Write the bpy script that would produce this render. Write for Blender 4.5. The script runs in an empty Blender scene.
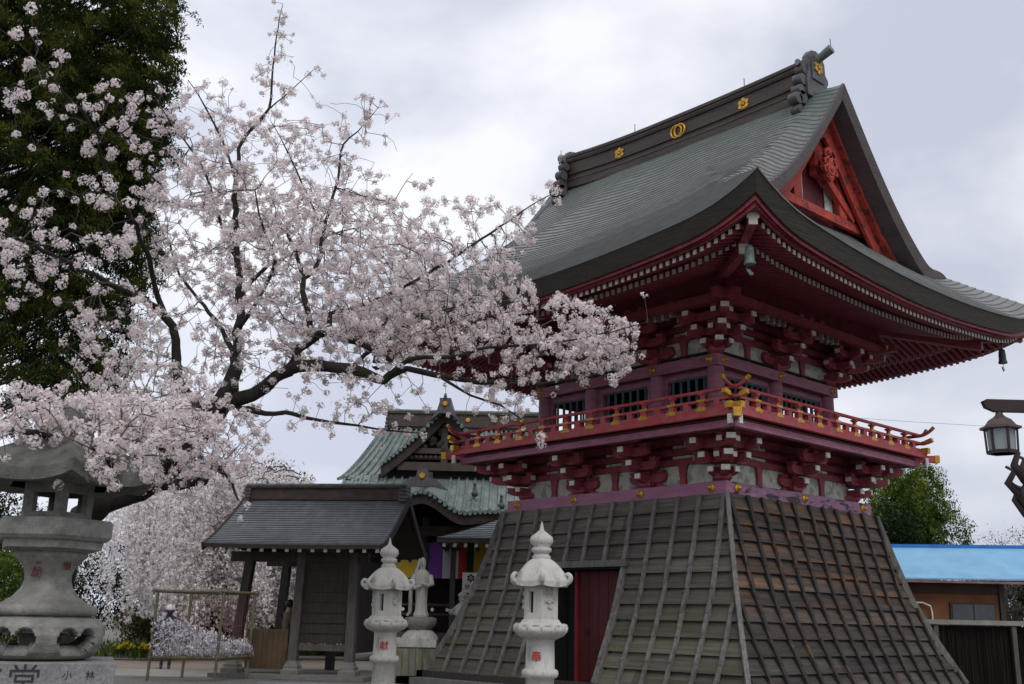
import bpy, math, random
import numpy as np
from mathutils import Vector, Matrix, noise as mnoise
R = math.radians
rng = random.Random(7)
nrg = np.random.RandomState(11)
SC = bpy.context.scene
COL = SC.collection

# ---------------------------------------------------------------- camera
cam_d = bpy.data.cameras.new('camera')
cam = bpy.data.objects.new('camera', cam_d)
COL.objects.link(cam)
cam_d.sensor_width = 36.0
cam_d.lens = 37.257
cam_d.clip_end = 3000
CR = Vector((0.73470956, -0.67807488, 0.02040416))
CU = Vector((-0.18668787, -0.17318122, 0.96703459))
CW = Vector((0.65218825, 0.71429877, 0.25382625))
CAMP = Vector((-17.074, -12.419, 1.45))
mw = Matrix(((CR.x, CU.x, -CW.x, CAMP.x), (CR.y, CU.y, -CW.y, CAMP.y), (CR.z, CU.z, -CW.z, CAMP.z), (0, 0, 0, 1)))
cam.matrix_world = mw
SC.camera = cam
YAW = 0.73998                      # heading of the camera, clockwise from +Y
RH = Vector((math.cos(YAW), -math.sin(YAW), 0))
FH = Vector((math.sin(YAW), math.cos(YAW), 0))
def place(lx, D, z=0.0):           # a spot on the grounds: metres right of and ahead of where the photographer stood
    return Vector((CAMP.x, CAMP.y, 0)) + RH*lx + FH*D + Vector((0, 0, z))

# ---------------------------------------------------------------- view, world, sun
SC.view_settings.view_transform = 'Standard'
SC.view_settings.look = 'None'
SC.view_settings.exposure = 0.27
SC.view_settings.gamma = 1.0
SC.view_settings.use_curve_mapping = False
SUN_EL, SUN_AZ = R(52), R(200)     # azimuth clockwise from +Y
world = bpy.data.worlds.new('World'); SC.world = world; world.use_nodes = True
wn, wl = world.node_tree.nodes, world.node_tree.links
wn.clear()
sky = wn.new('ShaderNodeTexSky'); sky.sky_type = 'NISHITA'; sky.sun_disc = False
sky.sun_elevation = SUN_EL; sky.sun_rotation = SUN_AZ
bgs = wn.new('ShaderNodeBackground'); bgs.inputs['Strength'].default_value = 0.07
wl.new(sky.outputs[0], bgs.inputs['Color'])
tc = wn.new('ShaderNodeTexCoord')
mp = wn.new('ShaderNodeMapping'); mp.inputs['Scale'].default_value = (1.0, 1.0, 1.7)
mp.inputs['Location'].default_value = (3.1, 1.7, 0.4)
wl.new(tc.outputs['Generated'], mp.inputs['Vector'])
n1 = wn.new('ShaderNodeTexNoise'); n1.inputs['Scale'].default_value = 2.9; n1.inputs['Detail'].default_value = 6; n1.inputs['Roughness'].default_value = 0.5
n1.inputs['Distortion'].default_value = 0.15
wl.new(mp.outputs[0], n1.inputs['Vector'])
ramp = wn.new('ShaderNodeValToRGB')
cr = ramp.color_ramp
cr.elements[0].position = 0.40; cr.elements[0].color = (0.56, 0.59, 0.70, 1)
cr.elements[1].position = 0.59; cr.elements[1].color = (0.87, 0.88, 0.92, 1)
e = cr.elements.new(0.49); e.color = (0.70, 0.725, 0.815, 1)
wl.new(n1.outputs['Fac'], ramp.inputs['Fac'])
# the overcast is brighter towards the hidden sun, duller low on the far side
sep = wn.new('ShaderNodeVectorMath'); sep.operation = 'DOT_PRODUCT'
wl.new(tc.outputs['Generated'], sep.inputs[0])
sep.inputs[1].default_value = (-0.55, 0.55, 0.35)
mr = wn.new('ShaderNodeMapRange'); mr.inputs['From Min'].default_value = -0.2; mr.inputs['From Max'].default_value = 0.6
mr.inputs['To Min'].default_value = 0.9; mr.inputs['To Max'].default_value = 1.06
wl.new(sep.outputs['Value'], mr.inputs['Value'])
bgc = wn.new('ShaderNodeBackground')
wl.new(ramp.outputs['Color'], bgc.inputs['Color']); wl.new(mr.outputs[0], bgc.inputs['Strength'])
mixs = wn.new('ShaderNodeMixShader'); mixs.inputs[0].default_value = 0.93
wout = wn.new('ShaderNodeOutputWorld')
wl.new(bgs.outputs[0], mixs.inputs[1]); wl.new(bgc.outputs[0], mixs.inputs[2]); wl.new(mixs.outputs[0], wout.inputs['Surface'])

sun_d = bpy.data.lights.new('sun', 'SUN'); sun_d.energy = 1.1; sun_d.angle = R(25); sun_d.color = (1.0, 0.97, 0.93)
sun = bpy.data.objects.new('sun', sun_d); COL.objects.link(sun)
sdir = Vector((math.sin(SUN_AZ)*math.cos(SUN_EL), math.cos(SUN_AZ)*math.cos(SUN_EL), math.sin(SUN_EL)))
sun.rotation_euler = sdir.to_track_quat('Z', 'Y').to_euler()

# ---------------------------------------------------------------- materials
def mat(name, col, rough=0.7, metal=0.0, var=0.25, scale=3.0, stretch=(1, 1, 1), col2=None, island=0.0,
        bump=0.0, bscale=30.0, spot=None, spotcol=(0.03, 0.03, 0.03), spotscale=2.0, spotlo=0.5, spothi=0.62,
        spec=0.4, spotz=None, zcol=None, zr=(0, 1), trans=0.0, bstretch=None, sheen=0.0):
    m = bpy.data.materials.new(name); m.use_nodes = True
    n, l = m.node_tree.nodes, m.node_tree.links
    b = n['Principled BSDF']
    b.inputs['Roughness'].default_value = rough; b.inputs['Metallic'].default_value = metal
    b.inputs['Specular IOR Level'].default_value = spec
    tcn = n.new('ShaderNodeTexCoord')
    mpn = n.new('ShaderNodeMapping'); mpn.inputs['Scale'].default_value = stretch
    l.new(tcn.outputs['Object'], mpn.inputs['Vector'])
    nz = n.new('ShaderNodeTexNoise'); nz.inputs['Scale'].default_value = scale; nz.inputs['Detail'].default_value = 7
    nz.inputs['Roughness'].default_value = 0.6
    l.new(mpn.outputs[0], nz.inputs['Vector'])
    rp = n.new('ShaderNodeValToRGB')
    c2 = col2 or tuple(c*(1+var) for c in col)
    c1 = tuple(c*(1-var) for c in col) if col2 is None else col
    rp.color_ramp.elements[0].position = 0.33; rp.color_ramp.elements[0].color = (*c1, 1)
    rp.color_ramp.elements[1].position = 0.67; rp.color_ramp.elements[1].color = (*c2, 1)
    l.new(nz.outputs['Fac'], rp.inputs['Fac'])
    out = rp.outputs['Color']
    if zcol is not None:          # a second colour of the thing itself that takes over between two heights
        sx = n.new('ShaderNodeSeparateXYZ'); l.new(tcn.outputs['Object'], sx.inputs[0])
        ad = n.new('ShaderNodeMath'); ad.operation = 'MULTIPLY_ADD'
        l.new(nz.outputs['Fac'], ad.inputs[0]); ad.inputs[1].default_value = (zr[1]-zr[0])*0.9
        l.new(sx.outputs['Z'], ad.inputs[2])
        m2 = n.new('ShaderNodeMapRange'); m2.inputs['From Min'].default_value = zr[0]+(zr[1]-zr[0])*0.45; m2.inputs['From Max'].default_value = zr[1]+(zr[1]-zr[0])*0.45
        l.new(ad.outputs[0], m2.inputs['Value'])
        mx = n.new('ShaderNodeMix'); mx.data_type = 'RGBA'
        l.new(m2.outputs[0], mx.inputs[0]); l.new(out, mx.inputs[6]); mx.inputs[7].default_value = (*zcol, 1)
        out = mx.outputs[2]
    if spot is not None:
        ns = n.new('ShaderNodeTexNoise'); ns.inputs['Scale'].default_value = spotscale; ns.inputs['Detail'].default_value = 8
        ns.inputs['Roughness'].default_value = 0.65
        l.new(mpn.outputs[0], ns.inputs['Vector'])
        m3 = n.new('ShaderNodeMapRange'); m3.inputs['From Min'].default_value = spotlo; m3.inputs['From Max'].default_value = spothi
        m3.inputs['To Max'].default_value = spot
        l.new(ns.outputs['Fac'], m3.inputs['Value'])
        m3o = m3.outputs[0]
        if spotz:
            sz = n.new('ShaderNodeSeparateXYZ'); l.new(tcn.outputs['Object'], sz.inputs[0])
            mz = n.new('ShaderNodeMapRange'); mz.interpolation_type = 'SMOOTHSTEP'; mz.inputs['From Min'].default_value = spotz[0]; mz.inputs['From Max'].default_value = spotz[1]
            l.new(sz.outputs['Z'], mz.inputs['Value']); mm = n.new('ShaderNodeMath'); mm.operation = 'MULTIPLY'
            l.new(m3o, mm.inputs[0]); l.new(mz.outputs[0], mm.inputs[1]); m3o = mm.outputs[0]
        mx = n.new('ShaderNodeMix'); mx.data_type = 'RGBA'
        l.new(m3o, mx.inputs[0]); l.new(out, mx.inputs[6]); mx.inputs[7].default_value = (*spotcol, 1)
        out = mx.outputs[2]
    if island > 0:
        g = n.new('ShaderNodeNewGeometry')
        m4 = n.new('ShaderNodeMapRange'); m4.inputs['To Min'].default_value = 1-island; m4.inputs['To Max'].default_value = 1+island
        l.new(g.outputs['Random Per Island'], m4.inputs['Value'])
        vm = n.new('ShaderNodeVectorMath'); vm.operation = 'SCALE'
        l.new(out, vm.inputs[0]); l.new(m4.outputs[0], vm.inputs['Scale'])
        out = vm.outputs[0]
    l.new(out, b.inputs['Base Color'])
    if bump > 0:
        nb = n.new('ShaderNodeTexNoise'); nb.inputs['Scale'].default_value = bscale; nb.inputs['Detail'].default_value = 6
        if bstretch:
            mb_ = n.new('ShaderNodeMapping'); mb_.inputs['Scale'].default_value = bstretch
            l.new(tcn.outputs['Object'], mb_.inputs['Vector']); l.new(mb_.outputs[0], nb.inputs['Vector'])
        else:
            l.new(mpn.outputs[0], nb.inputs['Vector'])
        bp = n.new('ShaderNodeBump'); bp.inputs['Strength'].default_value = bump; bp.inputs['Distance'].default_value = 0.02
        l.new(nb.outputs['Fac'], bp.inputs['Height']); l.new(bp.outputs[0], b.inputs['Normal'])
    if trans > 0:                 # thin petals and leaves let some light through
        o = n['Material Output']; tr = n.new('ShaderNodeBsdfTranslucent'); l.new(out, tr.inputs['Color'])
        ms = n.new('ShaderNodeMixShader'); ms.inputs[0].default_value = trans
        l.new(b.outputs[0], ms.inputs[1]); l.new(tr.outputs[0], ms.inputs[2]); l.new(ms.outputs[0], o.inputs['Surface'])
    return m

M = {}
M['crimson'] = mat('crimson_paint', (0.27, 0.050, 0.064), 0.6, var=0.22, scale=4, spot=0.55, spotcol=(0.13, 0.030, 0.040), spotscale=7, bump=0.25, bscale=30)
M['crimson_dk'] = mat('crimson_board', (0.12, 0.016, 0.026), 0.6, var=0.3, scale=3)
M['purple'] = mat('faded_purple_paint', (0.29, 0.110, 0.165), 0.6, var=0.22, scale=3, stretch=(1, 1, 3), spot=0.35, spotcol=(0.11, 0.05, 0.07), spotscale=5)
M['purple_worn'] = mat('flaking_purple_paint', (0.25, 0.13, 0.21), 0.7, var=0.25, scale=6, spot=0.95, spotcol=(0.035, 0.022, 0.03), spotscale=3.2, spotlo=0.52, spothi=0.56, stretch=(0.6, 1, 2))
M['lilac'] = mat('faded_lilac_paint', (0.30, 0.12, 0.20), 0.6, var=0.18, scale=3, stretch=(1, 0.5, 3), spot=0.3, spotcol=(0.25, 0.13, 0.18), spotscale=4)
M['rail'] = mat('vermilion_rail_paint', (0.40, 0.055, 0.062), 0.6, var=0.2, scale=5, spot=0.6, spotcol=(0.30, 0.12, 0.14), spotscale=6, spotlo=0.5, spothi=0.6, bump=0.25, bscale=30)
M['vermilion'] = mat('weathered_vermilion', (0.38, 0.048, 0.036), 0.65, var=0.25, scale=3, spot=0.85, spotcol=(0.09, 0.025, 0.022), spotscale=4.5, spotlo=0.52, spothi=0.60, bump=0.3, bscale=25)
M['white'] = mat('white_paint', (0.68, 0.66, 0.62), 0.6, var=0.12, scale=8, spot=0.3, spotcol=(0.3, 0.28, 0.24), spotscale=9)
M['plaster'] = mat('painted_plaster', (0.52, 0.52, 0.47), 0.8, var=0.15, scale=6, spot=0.75, spotcol=(0.22, 0.25, 0.20), spotscale=5, spotlo=0.5, spothi=0.56)
M['gold'] = mat('gold_fitting', (0.55, 0.31, 0.045), 0.42, metal=0.5, var=0.3, scale=14, spot=0.5, spotcol=(0.3, 0.15, 0.02), spotscale=10)
M['slat'] = mat('blue_green_slat', (0.045, 0.085, 0.105), 0.6, var=0.2)
M['dark'] = mat('near_black', (0.012, 0.011, 0.012), 0.9, var=0.2)
M['shingle'] = mat('copper_shingle', (0.172, 0.177, 0.170), 0.40, metal=0.3, var=0.14, scale=2.2, island=0.13, stretch=(1, 1, 1), spot=0.6, spotcol=(0.19, 0.195, 0.205), spotscale=1.1, zcol=(0.105, 0.185, 0.155), zr=(11.4, 14.2), bump=0.15, bscale=60)
M['bark'] = mat('layered_bark_edge', (0.043, 0.036, 0.029), 0.75, var=0.25, scale=2, stretch=(1, 1, 14), bump=0.6, bscale=4, bstretch=(0.3, 0.3, 34))
M['verge'] = mat('ribbed_verge_copper', (0.085, 0.066, 0.068), 0.5, metal=0.2, var=0.2, scale=2, bump=0.8, bscale=3, bstretch=(1.2, 1.2, 22))
M['ridge'] = mat('ridge_copper_brown', (0.060, 0.043, 0.038), 0.55, metal=0.2, var=0.35, scale=3, stretch=(1, 0.4, 3), bump=0.2)
M['ridge_tile'] = mat('grey_ridge_ornament', (0.085, 0.080, 0.085), 0.5, metal=0.2, var=0.3, scale=6, bump=0.3)
M['patina'] = mat('green_patina', (0.15, 0.195, 0.175), 0.6, metal=0.1, var=0.3, scale=7, spot=0.6, spotcol=(0.05, 0.05, 0.05), spotscale=5)
M['plank_grey'] = mat('weathered_grey_plank', (0.100, 0.087, 0.073), 0.85, var=0.35, scale=2.2, stretch=(4, 0.4, 9), island=0.28, bump=0.5, bscale=8, bstretch=(2, 0.6, 25), spot=0.75, spotcol=(0.085, 0.080, 0.030), spotscale=1.6, spotlo=0.46, spothi=0.62, spotz=(2.5, 0.8))
M['plank_moss'] = mat('mossy_grey_plank', (0.112, 0.099, 0.082), 0.85, var=0.35, scale=2.2, stretch=(4, 0.45, 9), island=0.26, bump=0.5, bscale=8, bstretch=(2, 1, 25), spot=0.7, spotcol=(0.090, 0.082, 0.030), spotscale=1.3, spotlo=0.52, spothi=0.62)
M['plank_brown'] = mat('rain_stained_brown_plank', (0.046, 0.039, 0.034), 0.75, var=0.5, spotz=(0.9, 2.3), scale=2.0, stretch=(0.5, 3, 8), island=0.35, bump=0.5, bscale=8, bstretch=(1, 2, 25), spot=0.8, spotcol=(0.16, 0.078, 0.040), spotscale=1.1, spotlo=0.45, spothi=0.64)
M['batten'] = mat('weathered_batten', (0.135, 0.127, 0.120), 0.85, var=0.35, scale=6, stretch=(3, 3, 1), island=0.15, spot=0.5, spotcol=(0.05, 0.045, 0.04), spotscale=2)
M['batten_dk'] = mat('dark_wet_batten', (0.022, 0.019, 0.017), 0.75, var=0.4, scale=4, stretch=(3, 3, 1), spot=0.8, spotcol=(0.12, 0.055, 0.03), spotscale=1.6, spotlo=0.56, spothi=0.62)
M['door'] = mat('dark_red_door', (0.085, 0.012, 0.013), 0.65, var=0.3, scale=4, stretch=(4, 4, 0.5))
M['jamb'] = mat('red_jamb', (0.24, 0.025, 0.035), 0.6, var=0.2)
M['stone'] = mat('grey_stone', (0.17, 0.165, 0.155), 0.9, var=0.25, scale=6, bump=0.3, bscale=40, spot=0.4, spotcol=(0.08, 0.08, 0.07), spotscale=3)
M['lantern_stone'] = mat('weathered_granite', (0.22, 0.215, 0.20), 0.9, var=0.28, scale=9, bump=0.5, bscale=50, spot=0.7, spotcol=(0.105, 0.105, 0.085), spotscale=2.2, spotlo=0.47, spothi=0.62)
M['lantern_roof'] = mat('mossy_granite', (0.13, 0.13, 0.118), 0.9, var=0.3, scale=6, bump=0.6, bscale=40, spot=0.7, spotcol=(0.075, 0.09, 0.065), spotscale=2.0)
M['granite_base'] = mat('speckled_granite', (0.21, 0.21, 0.215), 0.85, var=0.3, scale=45, bump=0.3, bscale=80, spot=0.4, spotcol=(0.12, 0.12, 0.125), spotscale=4)
M['white_stone'] = mat('pale_carved_stone', (0.46, 0.45, 0.42), 0.88, var=0.16, scale=10, bump=0.6, bscale=45, stretch=(1, 1, 0.35), spot=0.8, spotcol=(0.17, 0.165, 0.14), spotscale=5, spotlo=0.52, spothi=0.66)
M['moss_stone'] = mat('moss_streaked_stone', (0.19, 0.19, 0.15), 0.9, var=0.3, scale=5, stretch=(1, 1, 0.4), bump=0.3, spot=0.8, spotcol=(0.11, 0.12, 0.045), spotscale=3)
M['red_ink'] = mat('red_lettering', (0.45, 0.02, 0.03), 0.7, var=0.1)
M['dull_red'] = mat('faded_red_lettering', (0.16, 0.065, 0.055), 0.9, var=0.2)
M['black_ink'] = mat('dark_carved_letter', (0.035, 0.035, 0.036), 0.9, var=0.2)
M['dark_wood'] = mat('dark_aged_timber', (0.040, 0.030, 0.026), 0.75, var=0.3, scale=4, stretch=(4, 4, 1), bump=0.2)
M['grey_wood'] = mat('greyed_timber', (0.085, 0.075, 0.068), 0.8, var=0.3, scale=4, stretch=(4, 4, 0.6), bump=0.2)
M['shed_roof'] = mat('shed_copper_shingle', (0.135, 0.145, 0.155), 0.4, metal=0.2, var=0.15, scale=3, island=0.12, spot=0.4, spotcol=(0.17, 0.19, 0.195), spotscale=2.5, stretch=(2.5, 0.4, 1))
M['hall_roof'] = mat('verdigris_hall_roof', (0.175, 0.215, 0.205), 0.55, metal=0.1, var=0.22, scale=2, island=0.15, spot=0.65, spotcol=(0.10, 0.115, 0.115), spotscale=1.6, spotlo=0.45, spothi=0.6)
M['hall_wood'] = mat('hall_dark_timber', (0.035, 0.024, 0.021), 0.8, var=0.4, scale=3)
M['hall_beam'] = mat('hall_brown_beam', (0.055, 0.040, 0.034), 0.75, var=0.25)
def flat(name, col, rough=0.8, var=0.08, **k):
    return mat(name, col, rough, var=var, **k)
M['c_purple'] = flat('purple_cloth', (0.11, 0.03, 0.22)); M['c_white'] = flat('white_cloth', (0.42, 0.42, 0.48))
M['c_red'] = flat('red_cloth', (0.42, 0.025, 0.03)); M['c_yellow'] = flat('yellow_cloth', (0.45, 0.31, 0.03))
M['c_green'] = flat('dark_cloth', (0.02, 0.03, 0.03))

# ---------------------------------------------------------------- mesh helpers
class MB:
    def __init__(s): s.v = []; s.f = []; s.m = []; s.sm = []; s.mi = 0; s.smooth = False
    def add(s, vs, fs, smooth=None):
        o = len(s.v); s.v += [tuple(v) for v in vs]
        sm = s.smooth if smooth is None else smooth
        for f in fs: s.f.append(tuple(i+o for i in f)); s.m.append(s.mi); s.sm.append(sm)
    def box(s, x0, x1, y0, y1, z0, z1):
        if x0 > x1: x0, x1 = x1, x0
        if y0 > y1: y0, y1 = y1, y0
        if z0 > z1: z0, z1 = z1, z0
        s.add([(x0,y0,z0),(x1,y0,z0),(x1,y1,z0),(x0,y1,z0),(x0,y0,z1),(x1,y0,z1),(x1,y1,z1),(x0,y1,z1)],
              [(0,3,2,1),(4,5,6,7),(0,1,5,4),(1,2,6,5),(2,3,7,6),(3,0,4,7)], False)
        return s
    def obox(s, c, u, v, w):       # centre and three half-extent vectors
        c, u, v, w = Vector(c), Vector(u), Vector(v), Vector(w)
        P = [c-u-v-w, c+u-v-w, c+u+v-w, c-u+v-w, c-u-v+w, c+u-v+w, c+u+v+w, c-u+v+w]
        F = [(0,3,2,1),(4,5,6,7),(0,1,5,4),(1,2,6,5),(2,3,7,6),(3,0,4,7)]
        if u.cross(v).dot(w) < 0: F = [f[::-1] for f in F]
        s.add(P, F, False); return s
    def beam(s, p0, p1, w, h, up=(0, 0, 1)):
        p0, p1, up = Vector(p0), Vector(p1), Vector(up)
        d = (p1-p0); L = d.length; d.normalize()
        side = d.cross(up).normalized(); upv = side.cross(d).normalized()
        return s.obox((p0+p1)/2, d*L/2, side*w/2, upv*h/2)
    def prism(s, pts, ax, cap2=None):      # polygon pts (3D) extruded by vector ax
        pts = [Vector(p) for p in pts]; ax = Vector(ax); n = len(pts)
        nrm = Vector((0, 0, 0))
        for i in range(n):
            a, b = pts[i], pts[(i+1) % n]
            nrm += a.cross(b)
        if nrm.dot(ax) > 0: pts = pts[::-1]
        V = pts + [p+ax for p in pts]
        F = [tuple(range(n)), tuple(range(2*n-1, n-1, -1))]
        F += [(i, i+n, (i+1) % n+n, (i+1) % n)[::-1] for i in range(n)]
        F = [tuple(f) for f in F]
        s.add(V, F, False); return s
    def tube(s, pts, rads, n=8, cap=True, smooth=True, up=None):
        pts = [Vector(p) for p in pts]
        if not hasattr(rads, '__len__'): rads = [rads]*len(pts)
        V = []; prev = None
        for i, p in enumerate(pts):
            t = (pts[min(i+1, len(pts)-1)] - pts[max(i-1, 0)]).normalized()
            a = prev if prev is not None else (Vector((0, 0, 1)) if abs(t.z) < 0.9 else Vector((1, 0, 0)))
            x = (a - t*a.dot(t))
            if x.length < 1e-6: x = t.orthogonal()
            x.normalize(); y = t.cross(x); prev = x
            for k in range(n):
                th = 2*math.pi*k/n
                V.append(p + (x*math.cos(th) + y*math.sin(th))*rads[i])
        F = []
        for i in range(len(pts)-1):
            for k in range(n):
                F.append((i*n+k, i*n+(k+1) % n, (i+1)*n+(k+1) % n, (i+1)*n+k))
        s.add(V, F, smooth)
        if cap:
            s.add([V[k] for k in range(n)][::-1], [tuple(range(n))], False)
            s.add([V[(len(pts)-1)*n+k] for k in range(n)], [tuple(range(n))], False)
        return s
    def lathe(s, prof, c=(0, 0, 0), n=24, smooth=True, rot=0.0, sx=1, sy=1, wob=None):
        c = Vector(c); V = []
        for r, z in prof:
            for k in range(n):
                th = 2*math.pi*k/n + rot
                q = r if wob is None else r*wob(th, z)
                V.append((c.x+q*math.cos(th)*sx, c.y+q*math.sin(th)*sy, c.z+z))
        F = []
        for i in range(len(prof)-1):
            for k in range(n):
                F.append((i*n+k, i*n+(k+1) % n, (i+1)*n+(k+1) % n, (i+1)*n+k))
        s.add(V, F, smooth)
        s.add(V[:n][::-1], [tuple(range(n))], False); s.add(V[-n:], [tuple(range(n))], False)
        return s
    def grid(s, rows, smooth=False, flip=False):
        nc = len(rows[0]); V = [p for r in rows for p in r]; F = []
        for i in range(len(rows)-1):
            for j in range(nc-1):
                f = (i*nc+j, i*nc+j+1, (i+1)*nc+j+1, (i+1)*nc+j)
                F.append(f[::-1] if flip else f)
        s.add(V, F, smooth); return s
    def ball(s, c, r, n=10, sx=1, sy=1, sz=1):
        pr = [(max(1e-4, r*math.sin(math.pi*i/n)), -r*sz*math.cos(math.pi*i/n)) for i in range(n+1)]
        return s.lathe(pr, c, n*2, True, sx=sx, sy=sy)
    def mesh(s, name, mats):
        me = bpy.data.meshes.new(name); me.from_pydata(s.v, [], s.f)
        for m in mats: me.materials.append(m)
        me.polygons.foreach_set('material_index', s.m); me.polygons.foreach_set('use_smooth', s.sm)
        me.update(); return me

def obj(name, me, parent=None, loc=(0, 0, 0), rot=(0, 0, 0), mats=None):
    if isinstance(me, MB): me = me.mesh(name, mats if isinstance(mats, (list, tuple)) else [mats])
    o = bpy.data.objects.new(name, me); COL.objects.link(o)
    o.location = loc; o.rotation_euler = rot
    if parent is not None: o.parent = parent
    return o
def tag(o, label=None, cat=None, group=None, kind=None):
    for k, v in (('label', label), ('category', cat), ('group', group), ('kind', kind)):
        if v: o[k] = v
    return o
def thing(name, label, cat, loc=(0, 0, 0), rz=0.0, group=None):
    o = bpy.data.objects.new(name, None); COL.objects.link(o)
    o.location = loc; o.rotation_euler = (0, 0, rz); o.empty_display_size = 0.2
    return tag(o, label, cat, group)
def copy_tree(o, parent=None):
    c = o.copy(); COL.objects.link(c)
    if parent is not None: c.parent = parent
    for ch in list(o.children): copy_tree(ch, c)
    return c
def interp(x, xs, ys):
    return float(np.interp(x, xs, ys))
def text_mesh(ch, size, depth):
    c = bpy.data.curves.new('lettering', 'FONT'); c.body = ch; c.size = size; c.extrude = depth
    c.align_x = 'CENTER'; c.align_y = 'CENTER'; c.resolution_u = 4
    o = bpy.data.objects.new('lettering', c); COL.objects.link(o)
    bpy.context.view_layer.update()
    dg = bpy.context.evaluated_depsgraph_get()
    me = bpy.data.meshes.new_from_object(o.evaluated_get(dg))
    bpy.data.objects.remove(o); bpy.data.curves.remove(c)
    return me
def pydata_quads(name, V, nper, m, smooth=False):   # numpy array of faces, nper corners each
    V = np.asarray(V, dtype=np.float32).reshape(-1, 3); nf = len(V)//nper
    me = bpy.data.meshes.new(name); me.vertices.add(len(V)); me.vertices.foreach_set('co', V.ravel())
    me.loops.add(len(V)); me.loops.foreach_set('vertex_index', np.arange(len(V), dtype=np.int32))
    me.polygons.add(nf); me.polygons.foreach_set('loop_start', np.arange(0, len(V), nper, dtype=np.int32))
    me.polygons.foreach_set('loop_total', np.full(nf, nper, dtype=np.int32))
    me.materials.append(m); me.update(calc_edges=True)
    return me
# ================================================================ GROUND
M['gravel'] = mat('grey_gravel', (0.16, 0.152, 0.138), 0.95, var=0.35, scale=18, bump=0.6, bscale=70, spot=0.5, spotcol=(0.05, 0.05, 0.045), spotscale=1.2)
M['path'] = mat('pale_path', (0.27, 0.255, 0.225), 0.9, var=0.15, scale=2.5, spot=0.4, spotcol=(0.19, 0.16, 0.13), spotscale=0.8, bump=0.2)
M['sand'] = mat('tan_sandy_ground', (0.24, 0.20, 0.155), 0.95, var=0.2, scale=3, spot=0.4, spotcol=(0.16, 0.14, 0.11), spotscale=1.5)
M['soil'] = mat('dark_soil', (0.05, 0.045, 0.032), 0.95, var=0.3, scale=5, bump=0.4)
def flatobj(name, pts, z, m):
    mb = MB(); mb.add([Vector((q.x, q.y, z)) for q in pts], [tuple(range(len(pts)))]); n = Vector(mb.v[1])-Vector(mb.v[0])
    if n.cross(Vector(mb.v[2])-Vector(mb.v[1])).z < 0: mb.f = [f[::-1] for f in mb.f]
    return tag(obj(name, mb, mats=m), kind='structure')
flatobj('ground', [place(-700, -300), place(700, -300), place(700, 1200), place(-700, 1200)], 0.0, M['gravel'])
flatobj('path', [place(-14, 26.2), place(-4.2, 26.0), place(-4.2, 29.5), place(-16, 29.5)], 0.004, M['path'])
flatobj('sandy_ground', [place(-22, 29.6), place(-4.2, 29.6), place(-4.2, 41), place(-26, 41)], 0.004, M['sand'])
flatobj('temple_forecourt', [place(-4.0, 29), place(6, 29), place(8, 48), place(-7, 48)], 0.006, M['path'])
flatobj('planting_bed', [place(-30, 34), place(-9.5, 36.5), place(-9.5, 46), place(-30, 46)], 0.012, M['soil'])
# stone kerb in front of the two pale lanterns
mb = MB()
a, b = place(-4.6, 20.6), place(2.2, 20.0)
mb.beam(a+Vector((0, 0, 0.12)), b+Vector((0, 0, 0.12)), 0.35, 0.24)
tag(obj('stone_kerb', mb, mats=M['granite_base']), kind='structure')
# ================================================================ BELL TOWER (plan: near corner of the waist at the origin)
W_, L_ = 5.5, 6.318
RXC = W_/2
tower = thing('bell_tower', 'two storey crimson bell tower with flared plank skirt, balcony and sweeping grey copper roof', 'bell tower', (W_/2, L_/2, 0))
TO = -tower.location
def tp(name, mb, mats, parent=None):
    if parent is None: return obj(name, mb, tower, TO, mats=mats)
    return obj(name, mb, parent, mats=mats)
SIDES = {
    'west':  (lambda s, r, z: Vector((-r, s, z)), L_),
    'south': (lambda s, r, z: Vector((s, -r, z)), W_),
    'east':  (lambda s, r, z: Vector((W_+r, s, z)), L_),
    'north': (lambda s, r, z: Vector((s, L_+r, z)), W_),
}
def sbox(mb, p, s0, s1, r0, r1, z0, z1):
    a, b = p(s0, r0, z0), p(s1, r1, z1)
    mb.box(a.x, b.x, a.y, b.y, a.z, b.z)
SY = [0.36, 2.2, 4.12, L_-0.36]       # lower column lines on the long sides
SX = [0.36, 2.75, W_-0.36]
UY = [0.62, 2.17, 4.14, L_-0.62]      # upper storey column lines
UX = [0.62, 2.75, W_-0.62]

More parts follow.
